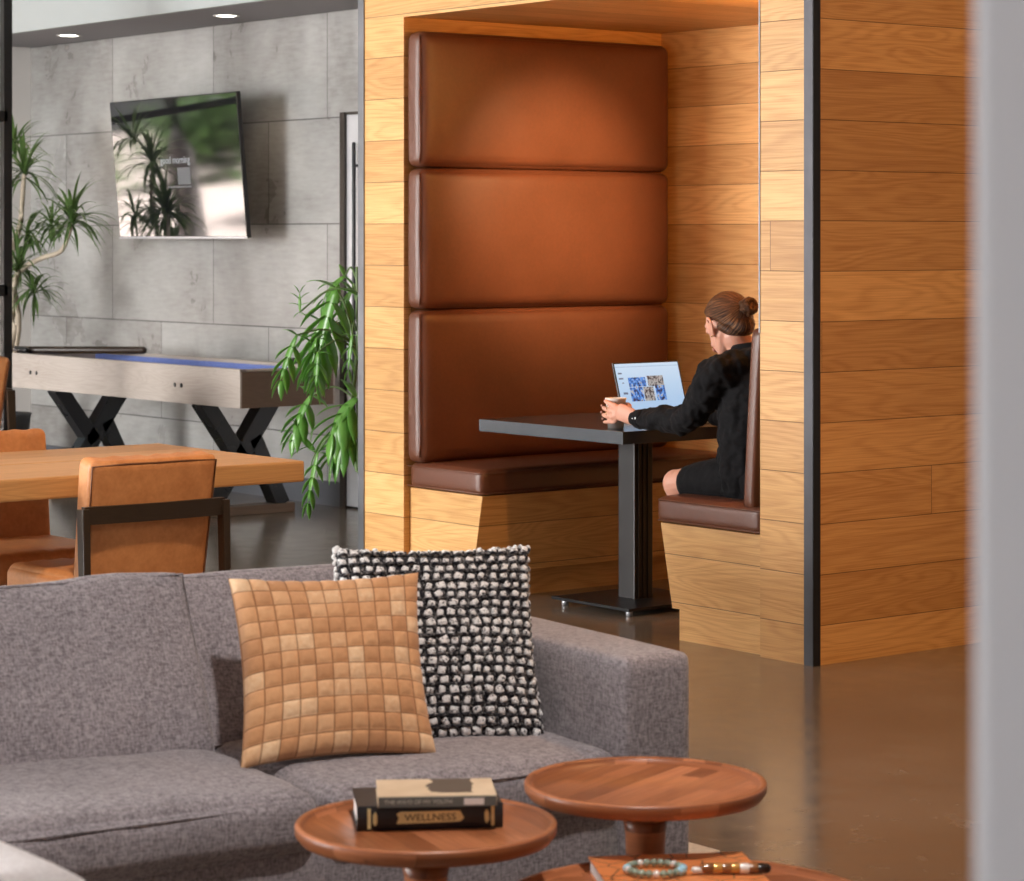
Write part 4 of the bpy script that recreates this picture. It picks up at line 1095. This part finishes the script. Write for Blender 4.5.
def lobed_leaf(bm, p0, d, L, W_, droop, nl=6, roll=0):
    """deeply cut leaf: a midrib with tapering finger lobes on both sides"""
    d = d.normalized(); side = d.cross(Vector((.55, -.8, .25)))
    side.normalize(); side = Matrix.Rotation(roll, 3, d) @ side
    p = Vector(p0); dv = d.copy(); N_ = nl*2; pts = []
    for i in range(N_+1):
        pts.append((p.copy(), dv.copy())); p = p + dv*L/N_; dv = (dv + Vector((0, 0, -droop/N_))).normalized()
    # central web
    rows = []
    for i, (q, dd) in enumerate(pts):
        k = i/N_; w = W_*.15*math.sin(PI*min(.98, .12+.86*k)); up = side.cross(dd).normalized()
        rows.append([bm.verts.new(q-side*w + up*w*.25), bm.verts.new(q), bm.verts.new(q+side*w + up*w*.25)])
    for a, b_ in zip(rows, rows[1:]):
        for j in range(2): bm.faces.new((a[j], a[j+1], b_[j+1], b_[j]))
    for i in range(0, nl+1):
        q, dd = pts[min(N_, i*2)]; k = i/nl; ll = W_*(.45+.62*math.sin(PI*(.18+.62*k)))*1.0
        for s in (-1, 1):
            ld = (side*s*(1.0-.55*k) + dd*(.35+.8*k) if i > 0 else side*s - dd*.35).normalized()
            ld = (ld + Vector((0, 0, -.25))).normalized()
            blade(bm, q + side*s*W_*.05, ld, ll*1.05, ll*.165, .8, 5, .2)
t = thing('philodendron_plant', 'green split-leaf plant reaching out beside the left edge of the booth', 'plant', (-9.52, 7.05, 0))
b = BM(); lathe(b, [(0, 0), (.14, 0), (.18, .34), (.19, .36), (.175, .36), (.165, .32), (0, .32)], 40, -9.45, 7.12); obj('pot', b, M['pot'], t, world=True)
b = BM(); lathe(b, [(0, .325), (.165, .322), (0, .32)], 24, -9.45, 7.12); obj('soil', b, M['soil'], t, world=True)
root = Vector((-9.46, 7.08, .33))
b = BM(); tube(b, [root + Vector((0, 0, 0)), at(357, 470, 11.95), at(357.5, 340, 11.95), at(357, 268, 11.95)], [.012, .010, .009, .007], 10); obj('trunk', b, M['stem'], t, world=True)
# (stem from, leaf base, leaf dir (right, up, depth), length, width, droop, lobes)
Lv = [((356, 350), (336, 288), (-.25, -1.0, 0), .34, .20, .5, 7, .2),
      ((356, 348), (322, 322), (-.3, -1.0, .1), .22, .15, .4, 6, .0),
      ((356, 346), (297, 335), (-.35, -1.0, 0), .22, .11, .3, 6, .3),
      ((356, 346), (316, 338), (-.1, -1, 0), .18, .10, .3, 5, .5),
      ((357, 400), (312, 395), (-.55, -1.0, 0), .20, .13, .4, 6, .4),
      ((356, 350), (318, 352), (.0, -1.0, 0), .16, .10, .3, 5, .3),
      ((357, 425), (318, 452), (-.15, -1.0, 0), .24, .09, .2, 6, .6),
      ((357, 425), (316, 452), (-.5, .55, 0), .13, .10, -.2, 4, .1),
      ((358, 470), (357, 398), (-.75, -.8, -.1), .20, .17, .6, 6, .1),
      ((358, 470), (357, 425), (-.7, -.75, .1), .19, .15, .5, 6, .1),
      ((356, 300), (352, 290), (-.4, -.8, .1), .16, .12, .6, 5, .2),
      ((356, 330), (352, 335), (-.05, -1, .0), .16, .07, .3, 5, .3),
      ((357, 290), (300, 312), (.05, 1, .0), .09, .05, -.2, 4, .1),
      ((357, 280), (345, 276), (-.5, -.45, .0), .15, .10, .6, 5, .2)]
for i, (s0, lb_, dr_, L, W_, dp, nl, ro) in enumerate(Lv):
    D = 11.95 + .12*math.sin(i*2.1); A = at(s0[0], s0[1], 11.95); B_ = at(lb_[0], lb_[1], D)
    mid = (A+B_)/2 + Vector((0, 0, .05))
    b = BM(); tube(b, [A, mid, B_], [.006, .005, .004], 8); obj('leaf_stalk', b, M['stem'], t, world=True)
    d = Vector((RT.x, RT.y, 0))*dr_[0] + Vector((0, 0, 1))*dr_[1] + Vector((FW.x, FW.y, 0))*dr_[2] + Vector((-.1, -.1, 0))*.5
    # the blade turns its face to the daylight
    b = BM(); lobed_leaf(b, B_, d, L, W_, dp, max(3, nl-2), ro*.6); obj('leaf', b, M['leaf'], t, world=True, mods=solid)

# ================================================================== OUTDOORS BEYOND THE GLAZING
g = G('pale paving'); o = g.co(); n1 = g.noise(o, 1.2, 5, .6)
g.set(g.mix(n1, c4(.55, .42, .36), c4(.85, .72, .66)), .9)
b = BM(); box(b, -60, -15.76, -30, 40, -.15, -.02); struct('ground', b, g.m)
for i, (x, y, h, r_) in enumerate(((-18.6, 5.2, 4.5, 1.1), (-27, -3.5, 5.2, 1.7), (-24.2, 3.9, 3.9, .9), (-31, .5, 6, 2.4))):
    t = thing('tree', ['slim', 'spreading', 'small', 'tall'][i] + ' tree outside beyond the glazed wall', 'tree', (x, y, -.02))
    b = BM(); tube(b, [(x, y, -.02), (x+.1, y+.05, h*.5), (x-.05, y, h*.8)], [.13, .11, .07], 10); obj('trunk', b, M['bark'], t, world=True)
    b = BM()
    for k in range(420):
        d = Vector((rnd.gauss(0, 1), rnd.gauss(0, 1), rnd.gauss(0, .8))).normalized()*r_*rnd.uniform(.3, 1)
        blade(b, Vector((x, y, h*.85)) + d, Vector((rnd.uniform(-1, 1), rnd.uniform(-1, 1), rnd.uniform(-.5, .8))), .5, .07, 1, 3)
    obj('foliage', b, M['dleaf'], t, world=True)

for i, (x, y, r_, lb) in enumerate(((-36, -1.2, 1.5, 'round green shrub on the paving outside, nearest the trees'), (-38, -5.6, 1.8, 'wide green shrub on the paving outside, middle one'), (-37, -9.8, 1.6, 'loose green shrub on the paving outside, farthest along'))):
    t = thing('shrub', lb, 'shrub', (x, y, -.02))
    b = BM()
    for k in range(520):
        d = Vector((rnd.gauss(0, 1), rnd.gauss(0, 1), abs(rnd.gauss(0, 1.2)))).normalized()*r_*rnd.uniform(.25, 1)
        blade(b, Vector((x, y, .1)) + d, Vector((rnd.uniform(-1, 1), rnd.uniform(-1, 1), rnd.uniform(-.3, .9))), .6, .09, 1, 3)
    obj('foliage', b, M['dleaf'], t, world=True)
    b = BM(); tube(b, [(x, y, -.02), (x, y, .5)], .05, 8); obj('trunk', b, M['cane'], t, world=True)

# ================================================================== LIGHT
def area(name, loc, rot, sx, sy, power, col=(1, 1, 1), spread=None):
    l = bpy.data.lights.new(name, 'AREA'); l.shape = 'RECTANGLE'; l.size = sx; l.size_y = sy; l.energy = power; l.color = col
    if spread: l.spread = R(spread)
    o = bpy.data.objects.new(name, l); C.objects.link(o); o.location = loc; o.rotation_euler = rot; return o
def spot(name, loc, target, power, col, size=70, blend=.6, rad=.04):
    l = bpy.data.lights.new(name, 'SPOT'); l.energy = power; l.color = col; l.spot_size = R(size); l.spot_blend = blend; l.shadow_soft_size = rad
    o = bpy.data.objects.new(name, l); C.objects.link(o); o.location = loc
    o.rotation_euler = (Vector(target)-Vector(loc)).to_track_quat('-Z', 'Y').to_euler(); return o
WARM = (1.0, .48, .14)
DAY = (1.0, .985, .97)
area('window_daylight', (-11.6, -4.0, 2.0), (R(90), 0, 0), 3.2, 2.6, 1430, DAY)          # faces +y
area('window_daylight_right', (-8.4, -4.0, 2.0), (R(90), 0, R(-6)), 2.6, 2.6, 90, DAY)
pl = bpy.data.lights.new('booth_lamp', 'POINT'); pl.energy = 34; pl.color = (1, .49, .14); pl.shadow_soft_size = .05
po = bpy.data.objects.new('booth_lamp', pl); C.objects.link(po); po.location = (-7.08, 7.02, 2.36)
spot('booth_washer', (-7.12, 7.02, 2.40), (-8.85, 7.22, 1.62), 360, (1, .60, .30), 42, 1.0, .05)
spot('back_wall_fill', (-7.6, 4.6, 3.45), (-7.3, 7.95, 1.6), 300, (1, .46, .12), 24, 1.0, .1)  # added spot warming the booth's back wall, no fixture behind it
spot('wall_washer', (-3.3, 6.0, 3.5), (-6.5, 7.4, .9), 230, (1, .47, .12), 80, 1, .12)
spot('floor_spot', (-4.2, 5.3, 3.5), (-4.7, 5.6, 0), 260, (1, .52, .22), 95, 1, .1)
spot('sofa_fill', (-3.0, 2.6, 3.5), (-4.4, 3.0, 0), 290, (1, .93, .88), 80, 1, .1)  # fill added to lift the sofa, not a fixture of the room
spot('table_fill', (-5.6, 3.4, 3.5), (-7.1, 4.0, .5), 330, (1, .74, .48), 70, 1, .1)  # added fill for the chair backs turned away from the windows
for x in (-14.46, -12.62): spot('soffit_lamp', (x, 7.93, 2.755), (x, 7.95, 0), 22, (1, .8, .6), 85, .8, .05)

sl = bpy.data.lights.new('sun', 'SUN'); sl.energy = 26; sl.angle = R(2); so = bpy.data.objects.new('sun', sl); C.objects.link(so)
so.rotation_euler = Vector((-.45, .25, -1)).to_track_quat('-Z', 'Y').to_euler()
w = bpy.data.worlds.new('world'); bpy.context.scene.world = w; w.use_nodes = True
nt = w.node_tree; bg = nt.nodes['Background']
tc_ = nt.nodes.new('ShaderNodeTexCoord'); sp = nt.nodes.new('ShaderNodeSeparateXYZ'); nt.links.new(tc_.outputs['Generated'], sp.inputs[0])
rp = nt.nodes.new('ShaderNodeValToRGB'); nt.links.new(sp.outputs[2], rp.inputs[0])
rp.color_ramp.elements[0].position = .0; rp.color_ramp.elements[0].color = (.95, .93, .92, 1)
rp.color_ramp.elements[1].position = .6; rp.color_ramp.elements[1].color = (.55, .72, 1.0, 1)
nt.links.new(rp.outputs[0], bg.inputs[0]); bg.inputs[1].default_value = .34

# ================================================================== CAMERA
cd = bpy.data.cameras.new('camera'); cam = bpy.data.objects.new('camera', cd); C.objects.link(cam)
cam.location = (0, 0, CAM_H)
cam.rotation_euler = (R(90), 0, math.atan2(-FW.x, FW.y))
cd.sensor_fit = 'HORIZONTAL'; cd.sensor_width = 36; cd.lens = 36*FPX/1024
cd.shift_x = 0; cd.shift_y = -(440.5-238)/1024
cd.clip_start = .05; cd.clip_end = 200
cd.dof.use_dof = True; cd.dof.focus_distance = 8.6; cd.dof.aperture_fstop = 7.5
sc_ = bpy.context.scene; sc_.camera = cam
sc_.view_settings.view_transform = 'Standard'; sc_.view_settings.look = 'None'
sc_.view_settings.exposure = 0.0; sc_.view_settings.gamma = 1; sc_.view_settings.use_curve_mapping = False
